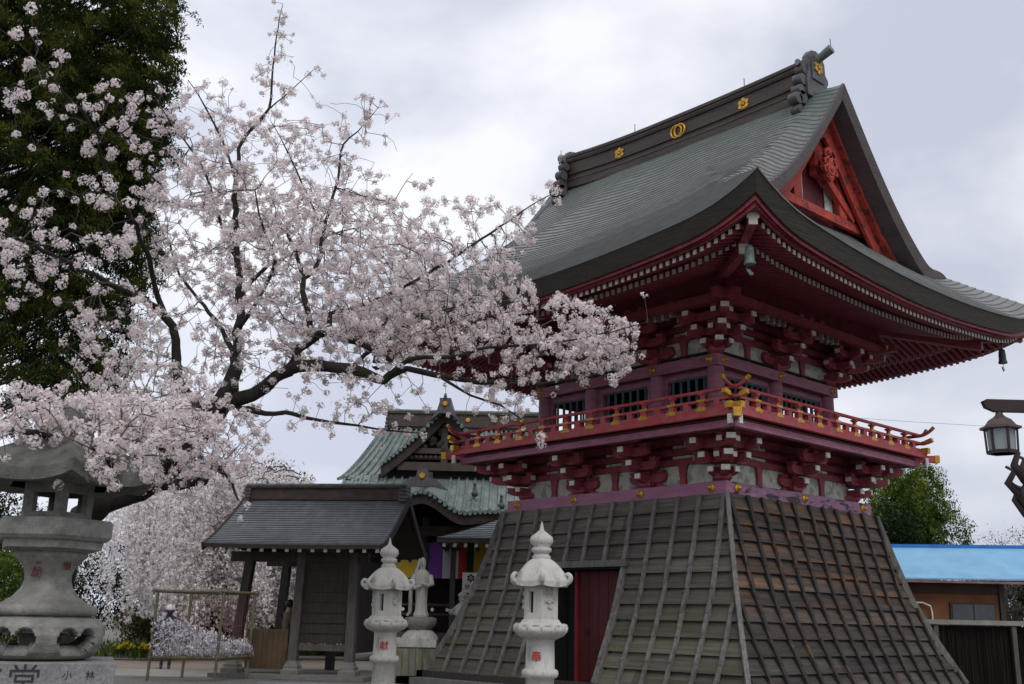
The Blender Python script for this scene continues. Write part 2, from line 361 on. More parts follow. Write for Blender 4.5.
# ---- skirt
SKZ = [0.25, 0.33, 1.2, 2.1, 3.0, 3.93]; SKS = [1.26, 1.20, 0.81, 0.47, 0.23, 0.0]
sk = lambda z: interp(z, SKZ, SKS)
kerb = MB()
for nm, (p, Ls) in SIDES.items():
    sbox(kerb, p, -1.75, Ls+1.75 if nm in ('south', 'north') else Ls+1.75, 1.25, 1.75, 0.0, 0.16)
tag(obj('stone_kerb', kerb, mats=M['stone']), kind='structure')
NB = 12
zs = [3.93 - (3.93-0.3)*k/NB for k in range(NB+1)]
DOOR = (2.26, 4.30, 2.56)             # opening on the west face
for nm, (p, Ls) in SIDES.items():
    mb = MB()
    for k in range(NB):
        zt, zb = zs[k], zs[k+1]
        st, sb = sk(zt), sk(zb)
        s = -sb
        while s < Ls+sb-0.02:
            e = min(Ls+sb, s + rng.uniform(2.6, 4.2))
            if Ls+sb-e < 0.4: e = Ls+sb
            segs = [(s, e)]
            if nm == 'west' and zb < DOOR[2]-0.02:
                segs = [(s, min(e, DOOR[0])), (max(s, DOOR[1]), e)]
            for a, b in segs:
                if b-a < 0.05: continue
                j = rng.uniform(-0.006, 0.008)
                a2 = a + 0.003; b2 = b - 0.003
                ta, tb = max(a2, -st), min(b2, Ls+st)
                if tb-ta < 0.02: ta, tb = (a2+b2)/2-0.01, (a2+b2)/2+0.01
                if a <= -sb+1e-6: ta = -st
                if b >= Ls+sb-1e-6: tb = Ls+st
                V = [p(ta, st+0.012, zt), p(tb, st+0.012, zt), p(b2, sb+0.075+j+rng.uniform(-.008, .008), zb), p(a2, sb+0.075+j+rng.uniform(-.008, .008), zb),
                     p(ta, st-0.03, zt), p(tb, st-0.03, zt), p(b2, sb-0.0, zb), p(a2, sb-0.0, zb)]
                F = [(0,3,2,1), (4,5,6,7), (3,7,6,2), (0,1,5,4), (0,4,7,3), (1,2,6,5)]
                if nm in ('west', 'north'): F = [f[::-1] for f in F]
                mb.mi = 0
                bt = mb.mi; mb.add(V, F[:2]+F[3:], False); mb.mi = 2; mb.add(V, F[2:3], False); mb.mi = bt  # board undersides near black: the shadow under each lap put into the colour
            s = e
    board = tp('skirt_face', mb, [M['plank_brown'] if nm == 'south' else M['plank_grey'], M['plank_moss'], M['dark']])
    if nm == 'south': board['label'] = 'brown rain stained planks of the skirt on the gable side'
    # battens nailed down the slope
    cnt = int(round(Ls/0.575)); step = Ls/cnt
    k0 = -2
    for k in range(k0, cnt+3):
        s = k*step
        ztop = 3.93
        if s < 0 or s > Ls:
            need = -s if s < 0 else s-Ls
            if need > 1.2: continue
            ztop = interp(need, SKS[::-1], SKZ[::-1])
        zend = 0.3
        if nm == 'west' and DOOR[0]+0.05 < s < DOOR[1]-0.05: zend = DOOR[2]+0.06
        zz = [ztop]+[z for z in (3.4, 3.0, 2.55, 2.1, 1.65, 1.2, 0.75) if zend+0.05 < z < ztop-0.05]+[zend]
        mb = MB()
        w0 = rng.uniform(-.03, .03); ww = rng.uniform(0.074, 0.098); js = [w0+rng.uniform(-.012, .012) for _ in zz]
        for a, b, jb in zip(zz[:-1], zz[1:], zip(js[:-1], js[1:])):
            pa, pb = p(s+jb[0], sk(a)+0.080, a), p(s+jb[1], sk(b)+0.092, b)
            nrm = p(0, 1, 0) - p(0, 0, 0)
            mb.beam(pa, pb, ww, 0.055, up=nrm)
        tp('batten', mb, [M['batten_dk'] if nm == 'south' else M['batten']], board)
# corner battens
for sx, sy in ((-1, -1), (1, -1), (-1, 1), (1, 1)):
    cb = MB()
    def cpt(z):
        q = sk(z)+0.06
        return Vector(((-q if sx < 0 else W_+q), (-q if sy < 0 else L_+q), z))
    for a, b in zip([3.9, 3.0, 2.1, 1.2], [3.0, 2.1, 1.2, 0.3]): cb.beam(cpt(a), cpt(b), 0.085, 0.13, up=(sx, sy, 0.3))
    tp('corner_batten', cb, [M['batten']])
# sill board round the skirt foot
sb_ = MB()
for nm, (p, Ls) in SIDES.items():
    sbox(sb_, p, -1.42, Ls+1.42, 1.2, 1.42, 0.165, 0.30)
tp('sill', sb_, [M['dark_wood']])
# door recess
pW = SIDES['west'][0]
mb = MB()
mb.box(-0.50, 0.0, DOOR[0]-0.08, DOOR[1]+0.1, DOOR[2], DOOR[2]+0.14)
tp('door_lintel', mb, [M['batten']])
for y0, y1 in ((DOOR[0]-0.05, DOOR[0]+0.03), (DOOR[1]-0.03, DOOR[1]+0.05)):
    mb = MB(); pts = [Vector((-sk(z)-0.10, y0, z)) for z in (0.25, 1.2, 2.1, DOOR[2])] + [Vector((-sk(z)+0.0, y0, z)) for z in (DOOR[2], 2.1, 1.2, 0.25)]
    mb.prism(pts, (0, y1-y0, 0))
    tp('door_cheek', mb, [M['batten']])
mb = MB()
for y0, y1 in ((DOOR[0]-0.12, DOOR[0]-0.055), (DOOR[1]+0.055, DOOR[1]+0.12)):
    pts = [Vector((-sk(z)-0.02, y0, z)) for z in (0.2, 1.2, 2.1, DOOR[2])] + [Vector((0.08, y0, DOOR[2])), Vector((0.08, y0, 0.2))]
    mb.prism(pts, (0, y1-y0, 0))
mb.box(0.03, 0.06, DOOR[0], DOOR[1], 0.2, DOOR[2]); mb.box(-0.42, 0.06, DOOR[0], DOOR[1], DOOR[2]-0.04, DOOR[2]-0.01)
tp('door_recess', mb, [M['dark']])  # recess walls coloured near black in place of the shadow inside
JY = 3.93
mb = MB(); mb.box(-0.08, 0.02, JY, JY+0.08, 0.2, DOOR[2]-0.05)
tp('door_jamb', mb, [M['jamb']])
mb = MB(); wq = (JY-0.02-DOOR[0])/6
for q in range(6):
    y0 = DOOR[0] + q*wq
    mb.box(-0.02, 0.02, y0, y0+wq-0.012, 0.22, DOOR[2]-0.06)
dr = tp('door', mb, [M['door']])
mb = MB(); mb.box(-0.04, -0.02, JY-0.3, JY-0.26, 1.15, 1.3); tp('handle', mb, [M['dark']], dr)
# dark core behind the planks
for nm, (p, Ls) in SIDES.items():
    mb = MB(); zz = [0.2, 1.2, 2.1, 3.0, 3.9]
    spans = [(None, None)] if nm != 'west' else [(None, DOOR[0]-0.05), (DOOR[1]+0.05, None), (DOOR[0]-0.05, DOOR[1]+0.05)]
    for i, (a_, b_) in enumerate(spans):
        rows = []
        for z in (zz if i < 2 else [DOOR[2]+0.02, 3.0, 3.9]):
            q = sk(z)-0.004
            rows.append([p(-q if a_ is None else a_, q, z), p(Ls+q if b_ is None else b_, q, z)])
        mb.grid(rows)
    tp('skirt_lining', mb, [M['dark']])

# ---- bosses
def boss(parent, c, nrm, r=0.085):
    mb = MB(); n = Vector(nrm)
    rad = [(r, 0.0), (r*1.02, 0.015), (r*0.86, 0.028), (r*0.62, 0.03), (r*0.58, 0.05), (r*0.42, 0.085), (0.004, 0.10)]
    x = n.orthogonal().normalized(); y = n.cross(x)
    V = []; N = 14
    for q, h in rad:
        for k in range(N):
            th = 2*math.pi*k/N; qq = q*(1+0.05*math.cos(6*th))
            V.append(Vector(c)+x*qq*math.cos(th)+y*qq*math.sin(th)+n*h)
    F = [(i*N+k, i*N+(k+1) % N, (i+1)*N+(k+1) % N, (i+1)*N+k) for i in range(len(rad)-1) for k in range(N)]
    mb.add(V, F, True)
    return tp('boss', mb, [M['gold']], parent)

# ---- waist beams
for nm, (p, Ls) in SIDES.items():
    mb = MB(); z0, z1 = 3.935, 4.18
    if nm in ('west', 'east'): sbox(mb, p, 0.0, Ls, -0.2, 0.0, z0, z1)
    else: sbox(mb, p, 0.003, Ls-0.003, -0.197, -0.002, z0+0.002, z1-0.002); 
    wb = tp('waist_beam', mb, [M['purple_worn'] if nm == 'south' else M['lilac']])
    if nm == 'south': wb['label'] = 'waist beam with flaking purple paint'
    out = p(0, 1, 0)-p(0, 0, 0)
    for s in (SY if Ls == L_ else SX):
        ss = s
        boss(wb, p(ss, 0.0, 4.06), out)

# ---- bracket clusters
def hijiki_poly(half, h, f):           # bow shaped arm, underside rounded towards both tips
    pts = [(-half, h), (-half, h*0.45), (-half*0.93, h*0.22), (-half*0.8, h*0.06), (-half*0.62, 0), (half*0.62, 0), (half*0.8, h*0.06), (half*0.93, h*0.22), (half, h*0.45), (half, h)]
    return [f(a, b) for a, b in pts]
def arm_out(mb, fr, o0, o1, z, h, w):  # arm reaching outwards from o0 to o1, white end; fr(t, o, z)
    pts = [(o0, z+h), (o0, z), (o1-0.18, z), (o1-0.08, z+h*0.12), (o1-0.02, z+h*0.35), (o1, z+h*0.55), (o1, z+h)]
    a = [fr(-w/2, o, zz) for o, zz in pts]
    mb.mi = 0; mb.prism(a, fr(w/2, 0, 0)-fr(-w/2, 0, 0))
    mb.mi = 1
    q = [fr(-w/2+0.003, o1, z+h*0.45), fr(w/2-0.003, o1, z+h*0.45), fr(w/2-0.003, o1+0.012, z+h*0.98), fr(-w/2+0.003, o1+0.012, z+h*0.98)]
    c0 = fr(-w/2-0.004, o1-0.012, z+h*0.4); c1 = fr(w/2+0.004, o1+0.010, z+h+0.004)
    P8 = [fr(a_, b_, c_) for c_ in (z+h*0.42, z+h+0.003) for (a_, b_) in ((-w/2-0.003, o1-0.02), (w/2+0.003, o1-0.02), (w/2+0.003, o1+0.010), (-w/2-0.003, o1+0.010))]
    mb.add(P8, [(0,3,2,1),(4,5,6,7),(0,1,5,4),(1,2,6,5),(2,3,7,6),(3,0,4,7)], False)
    mb.mi = 0
def arm_side(mb, fr, o, half, z, h, w, white=True):
    a = hijiki_poly(half, h, lambda t, zz: fr(t, o-w/2, z+zz))
    mb.mi = 0; mb.prism(a, fr(0, o+w/2, 0)-fr(0, o-w/2, 0))
    if white:
        mb.mi = 1
        for sg in (-1, 1):
            P8 = [fr(a_, b_, c_) for c_ in (z+h*0.44, z+h+0.003) for (a_, b_) in ((sg*(half-0.02), o-w/2-0.003), (sg*(half+0.01), o-w/2-0.003), (sg*(half+0.01), o+w/2+0.003), (sg*(half-0.02), o+w/2+0.003))]
            mb.add(P8, [(0,3,2,1),(4,5,6,7),(0,1,5,4),(1,2,6,5),(2,3,7,6),(3,0,4,7)], False)
        mb.mi = 0
def block(mb, fr, t, o, z, w, h):      # bearing block: upper half square, lower half tapering in
    w2 = w/2; w3 = w2*0.66
    lo = [fr(t+a*w3, o+b*w3, z) for a, b in ((-1,-1),(1,-1),(1,1),(-1,1))]
    mi = [fr(t+a*w2, o+b*w2, z+h*0.45) for a, b in ((-1,-1),(1,-1),(1,1),(-1,1))]
    hi = [fr(t+a*w2, o+b*w2, z+h) for a, b in ((-1,-1),(1,-1),(1,1),(-1,1))]
    F = [(0,3,2,1),(8,9,10,11)]
    for q in (0, 4):
        F += [(q,q+1,q+5,q+4),(q+1,q+2,q+6,q+5),(q+2,q+3,q+7,q+6),(q+3,q,q+4,q+7)]
    mb.add(lo+mi+hi, F, False)
def cluster(fr, z0, steps, dz, half, w, dw=0.34, sides=True, tag_='bracket', last=True, wend=True):
    mb = MB()
    block(mb, fr, 0, 0, z0, dw, 0.17)
    z = z0+0.13
    hh = dz*0.70
    for k, o in enumerate([0.0]+steps):
        zz = z + k*dz
        if k < len(steps): arm_out(mb, fr, -0.15, steps[k]+0.10, zz, hh, w)
        if sides and (k < len(steps) or last):
            arm_side(mb, fr, o, half*(1.0 if k else 1.05), zz, hh, w*0.92, wend and k == len(steps))
            for t in (-1, 0, 1):
                block(mb, fr, t*(half-0.09), o, zz+hh, 0.17, dz-hh+0.004)
        elif k:
            block(mb, fr, 0, o, zz+hh, 0.17, dz-hh+0.004)
    return mb
def frame(p, s0, r0):
    return lambda t, o, z: p(s0+t, r0+o, z)
def dframe(cx, cy, sx, sy):            # diagonal frame at a corner
    o_ = Vector((sx, sy, 0)).normalized(); t_ = Vector((-sy, sx, 0)).normalized()
    return lambda t, o, z: Vector((cx, cy, z)) + o_*o*1.414 + t_*t
def storey_brackets(z0, cols_y, cols_x, rcol, steps, dz, half, w):
    for nm, (p, Ls) in SIDES.items():
        cols = cols_y if Ls == L_ else cols_x
        for s in cols[1:-1]:
            tp('bracket', cluster(frame(p, s, -rcol), z0, steps, dz, half, w), [M['crimson'], M['white']])
    for (cx, cy, sx, sy) in ((cols_x[0], cols_y[0], -1, -1), (cols_x[-1], cols_y[0], 1, -1), (cols_x[0], cols_y[-1], -1, 1), (cols_x[-1], cols_y[-1], 1, 1)):
        b = cluster(dframe(cx, cy, sx, sy), z0+0.002, steps, dz, half*0.4, w*1.25, sides=False)
        # arms square to each wall
        for ax in (0, 1):
            def fr(t, o, z, ax=ax):
                if ax == 0: return Vector((cx+sx*o, cy+t*sy, z))
                return Vector((cx+t*sx, cy+sy*o, z))
            hh = dz*0.70
            for k, o in enumerate([0.0]+steps):
                zz = z0+0.13+k*dz + 0.003*ax
                if k < len(steps): arm_out(b, fr, -0.1, steps[k]+0.10, zz, hh, w)
                if k:
                    # transverse arm out to the corner
                    a0, a1 = -half*0.9, o + 0.25
                    pts = [(a0, hh), (a0, hh*0.45), (a0+0.1, 0), (a1-0.12, 0), (a1, hh*0.5), (a1, hh)]
                    b.mi = 0; b.prism([fr(t, o-w*0.45, zz+z_) for t, z_ in pts], fr(0, o+w*0.45, 0)-fr(0, o-w*0.45, 0))
                    b.mi = 1
                    for tt in (a0-0.008, a1+0.0):
                        P8 = [fr(a_, b_, c_) for c_ in (zz+hh*0.44, zz+hh+0.003) for (a_, b_) in ((tt, o-w*0.48), (tt+0.012, o-w*0.48), (tt+0.012, o+w*0.48), (tt, o+w*0.48))]
                        b.add(P8, [(0,3,2,1),(4,5,6,7),(0,1,5,4),(1,2,6,5),(2,3,7,6),(3,0,4,7)], False)
                    b.mi = 0
                    block(b, fr, a0+0.09, o, zz+hh, 0.17, dz-hh+0.004); block(b, fr, a1-0.09, o, zz+hh, 0.17, dz-hh+0.004)
        tp('corner_bracket', b, [M['crimson'], M['white']])
storey_brackets(4.18, SY, SX, 0.30, [0.28, 0.56, 0.82], 0.25, 0.47, 0.135)
storey_brackets(6.90, UY, UX, 0.56, [0.32, 0.62, 0.90], 0.235, 0.50, 0.13)

# ---- wall between the brackets: plaster panels, struts and tie beams
def frieze(z0, ztop, cols_y, cols_x, rcol):
    for nm, (p, Ls) in SIDES.items():
        cols = cols_y if Ls == L_ else cols_x
        r = -rcol+0.03
        mb = MB(); sbox(mb, p, cols[0], cols[-1], r-0.05, r, z0, z0+0.52)
        tp('plaster_panel', mb, [M['plaster']])
        mb = MB()
        sbox(mb, p, cols[0]-0.1, cols[-1]+0.1, r-0.06, r+0.05, z0+0.44, z0+0.57)
        sbox(mb, p, cols[0]-0.1, cols[-1]+0.1, r-0.06, r+0.05, z0+0.66, z0+0.79)
        sbox(mb, p, cols[0]-0.1, cols[-1]+0.1, r-0.06, r+0.03, z0+0.88, ztop)
        tp('tie_beam', mb, [M['crimson']])
        mb = MB(); sbox(mb, p, cols[0], cols[-1], r-0.055, r-0.01, z0+0.5, z0+0.9)
        for a, b in zip(cols[:-1], cols[1:]):
            m_ = (a+b)/2
            mb.mi = 1
            for zz in (z0+0.585, z0+0.805): sbox(mb, p, m_-0.28, m_+0.28, r-0.02, r+0.015, zz, zz+0.055)
            mb.mi = 0
        tp('frieze_board', mb, [M['crimson_dk'], M['plaster']])
        for a, b in zip(cols[:-1], cols[1:]):
            m_ = (a+b)/2
            mb = MB()
            pts = [(-0.085, 0), (0.085, 0), (0.07, 0.2), (0.10, 0.38), (0.13, 0.45), (-0.13, 0.45), (-0.10, 0.38), (-0.07, 0.2)]
            mb.prism([p(m_+t, r-0.01, z0+z_) for t, z_ in pts], p(0, 0.07, 0)-p(0, 0, 0))
            tp('strut', mb, [M['crimson']])
        # carved cloud shaped quarter panels each side of the brackets
        for s in cols[1:-1]:
            for sg in (-1, 1):
                mb = MB()
                pts = [(0.16, 0.45), (0.16, 0.12), (0.22, 0.02), (0.50, 0.0), (0.46, 0.06), (0.36, 0.09), (0.31, 0.17), (0.31, 0.30), (0.27, 0.40), (0.22, 0.45)]
                mb.prism([p(s+sg*t, r-0.01, z0+z_) for t, z_ in pts], p(0, 0.055, 0)-p(0, 0, 0))
                tp('carved_scroll', mb, [M['crimson']])
frieze(4.18, 5.25, SY, SX, 0.36)
frieze(6.90, 8.05, UY, UX, 0.62)

# ---- balcony
BZ = 5.26; BR = 0.964
mb = MB(); mb.box(-BR+0.05, W_+BR-0.05, -BR+0.05, L_+BR-0.05, BZ+0.02, BZ+0.10)
tp('balcony_floor', mb, [M['crimson_dk']])
mb = MB()
for i, (nm, (p, Ls)) in enumerate(SIDES.items()):
    q = 0.0 if i % 2 == 0 else 0.12
    sbox(mb, p, -BR+q, Ls+BR-q, BR-0.12, BR, BZ, BZ+0.115)
tp('deck_edge', mb, [M['rail']])
for i, (nm, (p, Ls)) in enumerate(SIDES.items()):
    mb = MB(); q = 0.0 if i % 2 == 0 else 0.16
    sbox(mb, p, -0.84+q, Ls+0.84-q, 0.68, 0.82, BZ-0.205, BZ-0.07)
    tp('balcony_beam', mb, [M['purple']])
mb = MB()                               # ceiling under the balcony
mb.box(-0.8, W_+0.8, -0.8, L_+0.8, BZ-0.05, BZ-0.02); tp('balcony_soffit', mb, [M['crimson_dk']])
# projecting corner beams with gold sleeves and white butt ends
for (cx, cy, sx, sy) in ((-BR, -BR, -1, -1), (W_+BR, -BR, 1, -1), (-BR, L_+BR, -1, 1), (W_+BR, L_+BR, 1, 1)):
    d = Vector((sx, sy, 0)).normalized(); t = Vector((-sy, sx, 0)).normalized()
    c = Vector((cx, cy, BZ-0.02))
    mb = MB(); mb.obox(c+d*(-0.2), d*0.42, t*0.07, Vector((0, 0, 0.075))); tpb = tp('corner_beam', mb, [M['rail']])
    mb = MB(); mb.obox(c+d*0.20, d*0.055, t*0.078, Vector((0, 0, 0.083))); tp('gold_cap', mb, [M['gold']], tpb)
    for ux in (Vector((sx, 0, 0)), Vector((0, sy, 0))):
        mb = MB()
        vv = Vector((0, sy, 0)) if ux.x else Vector((sx, 0, 0))
        mb.obox(Vector((cx, cy, BZ-0.10)) - vv*0.10 + ux*0.035, ux*0.015, vv*0.055, Vector((0, 0, 0.09)))
        tp('butt_end', mb, [M['white']])
# railing
def arc(p0, p1, lift):
    n = 7; return [p0.lerp(p1, i/(n-1)) + Vector((0, 0, lift*((i/(n-1))**2))) for i in range(n)]
RR = 0.86; ZT, ZM, ZB = BZ+0.52, BZ+0.335, BZ+0.115
for i, (nm, (p, Ls)) in enumerate(SIDES.items()):
    dz = 0.0 if i % 2 == 0 else 0.012
    mb = MB()                           # round top rail curving up past the corners
    a, b = p(-RR, RR, ZT+dz), p(Ls+RR, RR, ZT+dz)
    a2, b2 = p(-RR-0.36, RR, ZT+dz), p(Ls+RR+0.36, RR, ZT+dz)
    pts = [q for q in arc(a, a2, 0.16)][::-1] + arc(b, b2, 0.16)
    mb.tube(pts, 0.038, 10)
    tr = tp('top_rail', mb, [M['rail']])
    for e0, e1 in ((pts[1], pts[0]), (pts[-2], pts[-1])):
        m2 = MB(); m2.tube([e0, e1+(e1-e0)*0.1], 0.043, 10); tp('gold_cap', m2, [M['gold']], tr)
    mb = MB()                           # flat middle rail with upturned tips
    a, b = p(-RR-0.10, RR, ZM+dz), p(Ls+RR+0.10, RR, ZM+dz)
    mb.beam(a, b, 0.085, 0.05)
    a2, b2 = p(-RR-0.30, RR, ZM+dz+0.06), p(Ls+RR+0.30, RR, ZM+dz+0.06)
    mb.beam(a, a2, 0.085, 0.06); mb.beam(b, b2, 0.085, 0.06)
    mr_ = tp('middle_rail', mb, [M['rail']])
    for e0, e1 in ((a, a2), (b, b2)):
        m2 = MB(); m2.beam(e0.lerp(e1, 0.3), e1+(e1-e0)*0.05, 0.10, 0.09); tp('gold_cap', m2, [M['gold']], mr_)
    mb = MB()
    a, b = p(-RR-0.2, RR, ZB+0.045), p(Ls+RR+0.2, RR, ZB+0.045)
    mb.beam(a+Vector((0, 0, dz*0.3)), b+Vector((0, 0, dz*0.3)), 0.10, 0.09)
    br_ = tp('bottom_rail', mb, [M['rail']])
    for e0, e1 in ((p(-RR, RR, ZB+0.045), a), (p(Ls+RR, RR, ZB+0.045), b)):
        m2 = MB(); m2.beam(e0.lerp(e1, 0.25), e1+(e1-e0)*0.05, 0.125, 0.125); tp('gold_cap', m2, [M['gold']], br_)
    n = int(round((Ls+2*RR)/0.72)); st = (Ls+2*RR)/n
    for k in range(n):
        s = -RR + k*st
        if k > 0:
            mb = MB(); sbox(mb, p, s-0.068, s+0.068, RR-0.05, RR+0.05, ZB+0.09, ZM-0.02); 
            sbox(mb, p, s-0.035, s+0.035, RR-0.03, RR+0.03, ZM+0.02, ZT-0.03)
            block(mb, frame(p, s, RR), 0, 0, ZT-0.075, 0.12, 0.05)
            po = tp('rail_post', mb, [M['rail']])
            mb = MB(); sbox(mb, p, s-0.10, s+0.10, RR-0.05, RR+0.052, ZM-0.012+dz, ZM+0.034+dz)
            pts = [(-0.12, 0), (0.12, 0), (0.12, 0.05), (0.08, 0.075), (0.04, 0.095), (-0.04, 0.095), (-0.08, 0.075), (-0.12, 0.05)]
            mb.prism([p(s+t, RR+0.045, ZB+0.02+z_) for t, z_ in pts], p(0, 0.012, 0)-p(0, 0, 0))
            tp('gold_plate', mb, [M['gold']], po)
        mb = MB(); sbox(mb, p, s+st/2-0.066, s+st/2+0.066, RR-0.045, RR+0.045, ZB+0.09, ZM-0.02)
        tp('rail_block', mb, [M['rail']])

# ---- upper storey
CR_ = 0.17
for y in UY:
    for x in UX:
        if 1 < UX.index(x)+1 < len(UX) and 0 < UY.index(y) < len(UY)-1: continue
        mb = MB(); mb.tube([(x, y, BZ+0.1), (x, y, 6.67)], CR_, 20); tp('column', mb, [M['purple']])
for i, (nm, (p, Ls)) in enumerate(SIDES.items()):
    cols = UY if Ls == L_ else UX
    a = 0.4235
    mb = MB(); q = 0 if i % 2 == 0 else 0.003
    sbox(mb, p, a+q, Ls-a-q, -a-0.27, -a-q, 6.665+q, 6.90-q)
    ub = tp('head_beam', mb, [M['purple']])
    out = p(0, 1, 0)-p(0, 0, 0)
    sst = list(cols); sst[0] += 0.02; sst[-1] -= 0.02
    for s in sst: boss(ub, p(s, -a, 6.79), out, 0.08)
    rw = -0.69
    for c0, c1 in zip(cols[:-1], cols[1:]):
        s0, s1 = c0+CR_-0.02, c1-CR_+0.02
        mb = MB()
        sbox(mb, p, s0, s1, rw-0.05, rw+0.05, 6.53, 6.67)
        sbox(mb, p, s0, s1, rw-0.05, rw+0.05, BZ+0.1, 5.72)
        jw = 0.17 if c0 == UY[1] else 0.10
        sbox(mb, p, s0, s0+jw, rw-0.06, rw+0.06, 5.72, 6.53); sbox(mb, p, s1-jw, s1, rw-0.06, rw+0.06, 5.72, 6.53)
        wf = tp('window_frame', mb, [M['purple']])
        mb = MB(); w0, w1 = s0+jw, s1-jw; n = max(4, int(round((w1-w0)/0.21)))
        for k in range(n):
            c = w0+(k+0.5)*(w1-w0)/n
            mb.obox(p(c, rw, 6.12), Vector((0.019, 0.019, 0)), Vector((-0.019, 0.019, 0)), Vector((0, 0, 0.42)))
        sbox(mb, p, w0, w1, rw-0.03, rw+0.03, 6.49, 6.535)
        tp('slat', mb, [M['slat']], wf)
mb = MB(); mb.box(0.7, W_-0.7, 0.7, L_-0.7, BZ+0.1, BZ+0.14); mb.box(0.5, W_-0.5, 0.5, L_-0.5, 6.96, 7.0)
tp('chamber_floor', mb, [M['dark']])
# the bell and its beam hang inside the upper chamber
bell = thing('temple_bell', 'dark bronze temple bell hung inside the slatted upper chamber of the tower', 'bell', (W_/2, L_/2, 5.6))
mb = MB(); mb.lathe([(0.32, 0), (0.33, 0.06), (0.31, 0.1), (0.3, 0.5), (0.27, 0.8), (0.2, 0.93), (0.05, 1.0)], (0, 0, 0), 28)
obj('bell_body', mb, bell, mats=M['ridge_tile'])
mb = MB(); mb.tube([(-0.09, 0, 1.0), (-0.07, 0, 1.14), (0, 0, 1.2), (0.07, 0, 1.14), (0.09, 0, 1.0)], 0.03, 8); mb.tube([(0, 0, 1.2), (0, 0, 1.37)], 0.02, 6)
obj('hanger', mb, bell, mats=M['ridge_tile'])

# ---- roof
def g_(a):
    return 0.45*max(0, 1-a/5.8)**2 + 0.30*max(0, 1-a/1.5)**2
HD = [0, .5, 1, 1.5, 2, 2.5, 3, 3.6, 4.2, 5, 5.79]
HZ = [13.28, 12.66, 12.05, 11.47, 10.93, 10.44, 10.0, 9.53, 9.12, 8.60, 8.10]
E_ = 3.0426; TM = 5.7926; VY = 1.50; TV = E_-VY
def smooth(x): x = max(0, min(1, x)); return x*x*(3-2*x)
def roof_z(t, other):                   # t: metres in from this eave, other: metres in from the nearer crossing eave
    a = max(0.0, other-t)
    z = interp(TM-t, HD, HZ) + g_(a)*(1-t/TM)
    if other < TV+0.8 and t > TV:
        z -= (0.08+0.36*math.sin(math.pi*min(1, t/TM)))*(1-smooth((other-TV)/0.8))*smooth((t-TV)/1.0)
    return z
def main_pt(side, t, y):                # side -1 west, +1 east
    o = min(y+E_, L_+E_-y)
    x = -E_+t if side < 0 else W_+E_-t
    return Vector((x, y, roof_z(t, o)))
NT = 50
shing = MB()
for side in (-1, 1):
    for k in range(NT):
        t0, t1 = TM*k/NT, TM*(k+1)/NT
        lo0 = -E_+t0 if t0 < TV else -VY; hi0 = L_-lo0
        lo1 = -E_+t1 if t1 < TV else -VY; hi1 = L_-lo1
        n = 30; off = rng.uniform(-0.4, 0.4)
        us = [0.0]+[min(0.999, max(0.001, (j+0.5+off)/n)) for j in range(n)]+[1.0]
        # finer near the ends where the roof curls
        us = sorted(set(us+[0.006, 0.015, 0.03, 0.05, 0.07, 0.93, 0.95, 0.97, 0.985, 0.994]))
        for u0, u1 in zip(us[:-1], us[1:]):
            A = main_pt(side, t0, lo0+(hi0-lo0)*u0); B = main_pt(side, t0, lo0+(hi0-lo0)*u1)
            Cc = main_pt(side, t1, lo1+(hi1-lo1)*u1); D = main_pt(side, t1, lo1+(hi1-lo1)*u0)
            lip = Vector((0, 0, 0.020)); out = Vector((0.014*side, 0, 0))
            V = [A+lip+out, B+lip+out, Cc+Vector((0, 0, 0.003)), D+Vector((0, 0, 0.003)), A-lip*0.6+out, B-lip*0.6+out]
            F = [(0,3,2,1), (0,1,5,4)] if side < 0 else [(0,1,2,3), (0,4,5,1)]
            shing.add(V, F[:1], False); shing.mi = 1; shing.add(V, F[1:], False); shing.mi = 0
def end_pt(side, t, x):                 # side -1 south, +1 north
    o = min(x+E_, W_+E_-x)
    y = -E_+t if side < 0 else L_+E_-t
    a = max(0.0, o-t)
    return Vector((x, y, interp(TM-t, HD, HZ) + g_(a)*(1-t/TM) + 0.42*(t/2.6)**2*smooth(a/2.0)))
for side in (-1, 1):
    NE = 20
    for k in range(NE):
        t0, t1 = 2.62*k/NE, 2.62*(k+1)/NE
        n = 28; off = rng.uniform(-0.4, 0.4)
        us = [0.0]+[min(0.999, max(0.001, (j+0.5+off)/n)) for j in range(n)]+[1.0]
        for u0, u1 in zip(us[:-1], us[1:]):
            ins = lambda t: t+max(0, t-TV)*1.1
            f = lambda t, u: end_pt(side, t, -E_+ins(t)+(W_+2*E_-2*ins(t))*u)
            A, B, Cc, D = f(t0, u0), f(t0, u1), f(t1, u1), f(t1, u0)
            lip = Vector((0, 0, 0.022)); out = Vector((0, 0.018*side, 0))
            V = [A+lip+out, B+lip+out, Cc+Vector((0, 0, 0.003)), D+Vector((0, 0, 0.003)), A-lip*0.6+out, B-lip*0.6+out]
            F = [(0,1,2,3), (0,4,5,1)] if side < 0 else [(0,3,2,1), (0,1,5,4)]
            shing.add(V, F[:1], False); shing.mi = 1; shing.add(V, F[1:], False); shing.mi = 0
M['course_edge'] = mat('shingle_course_edge', (0.115, 0.12, 0.115), 0.6, var=0.2)  # darker than the shingles, painting in the shadow line at each course
roof = tp('roof', shing, [M['shingle'], M['course_edge']])
roof['label'] = 'grey copper shingle roof greening near the ridge'

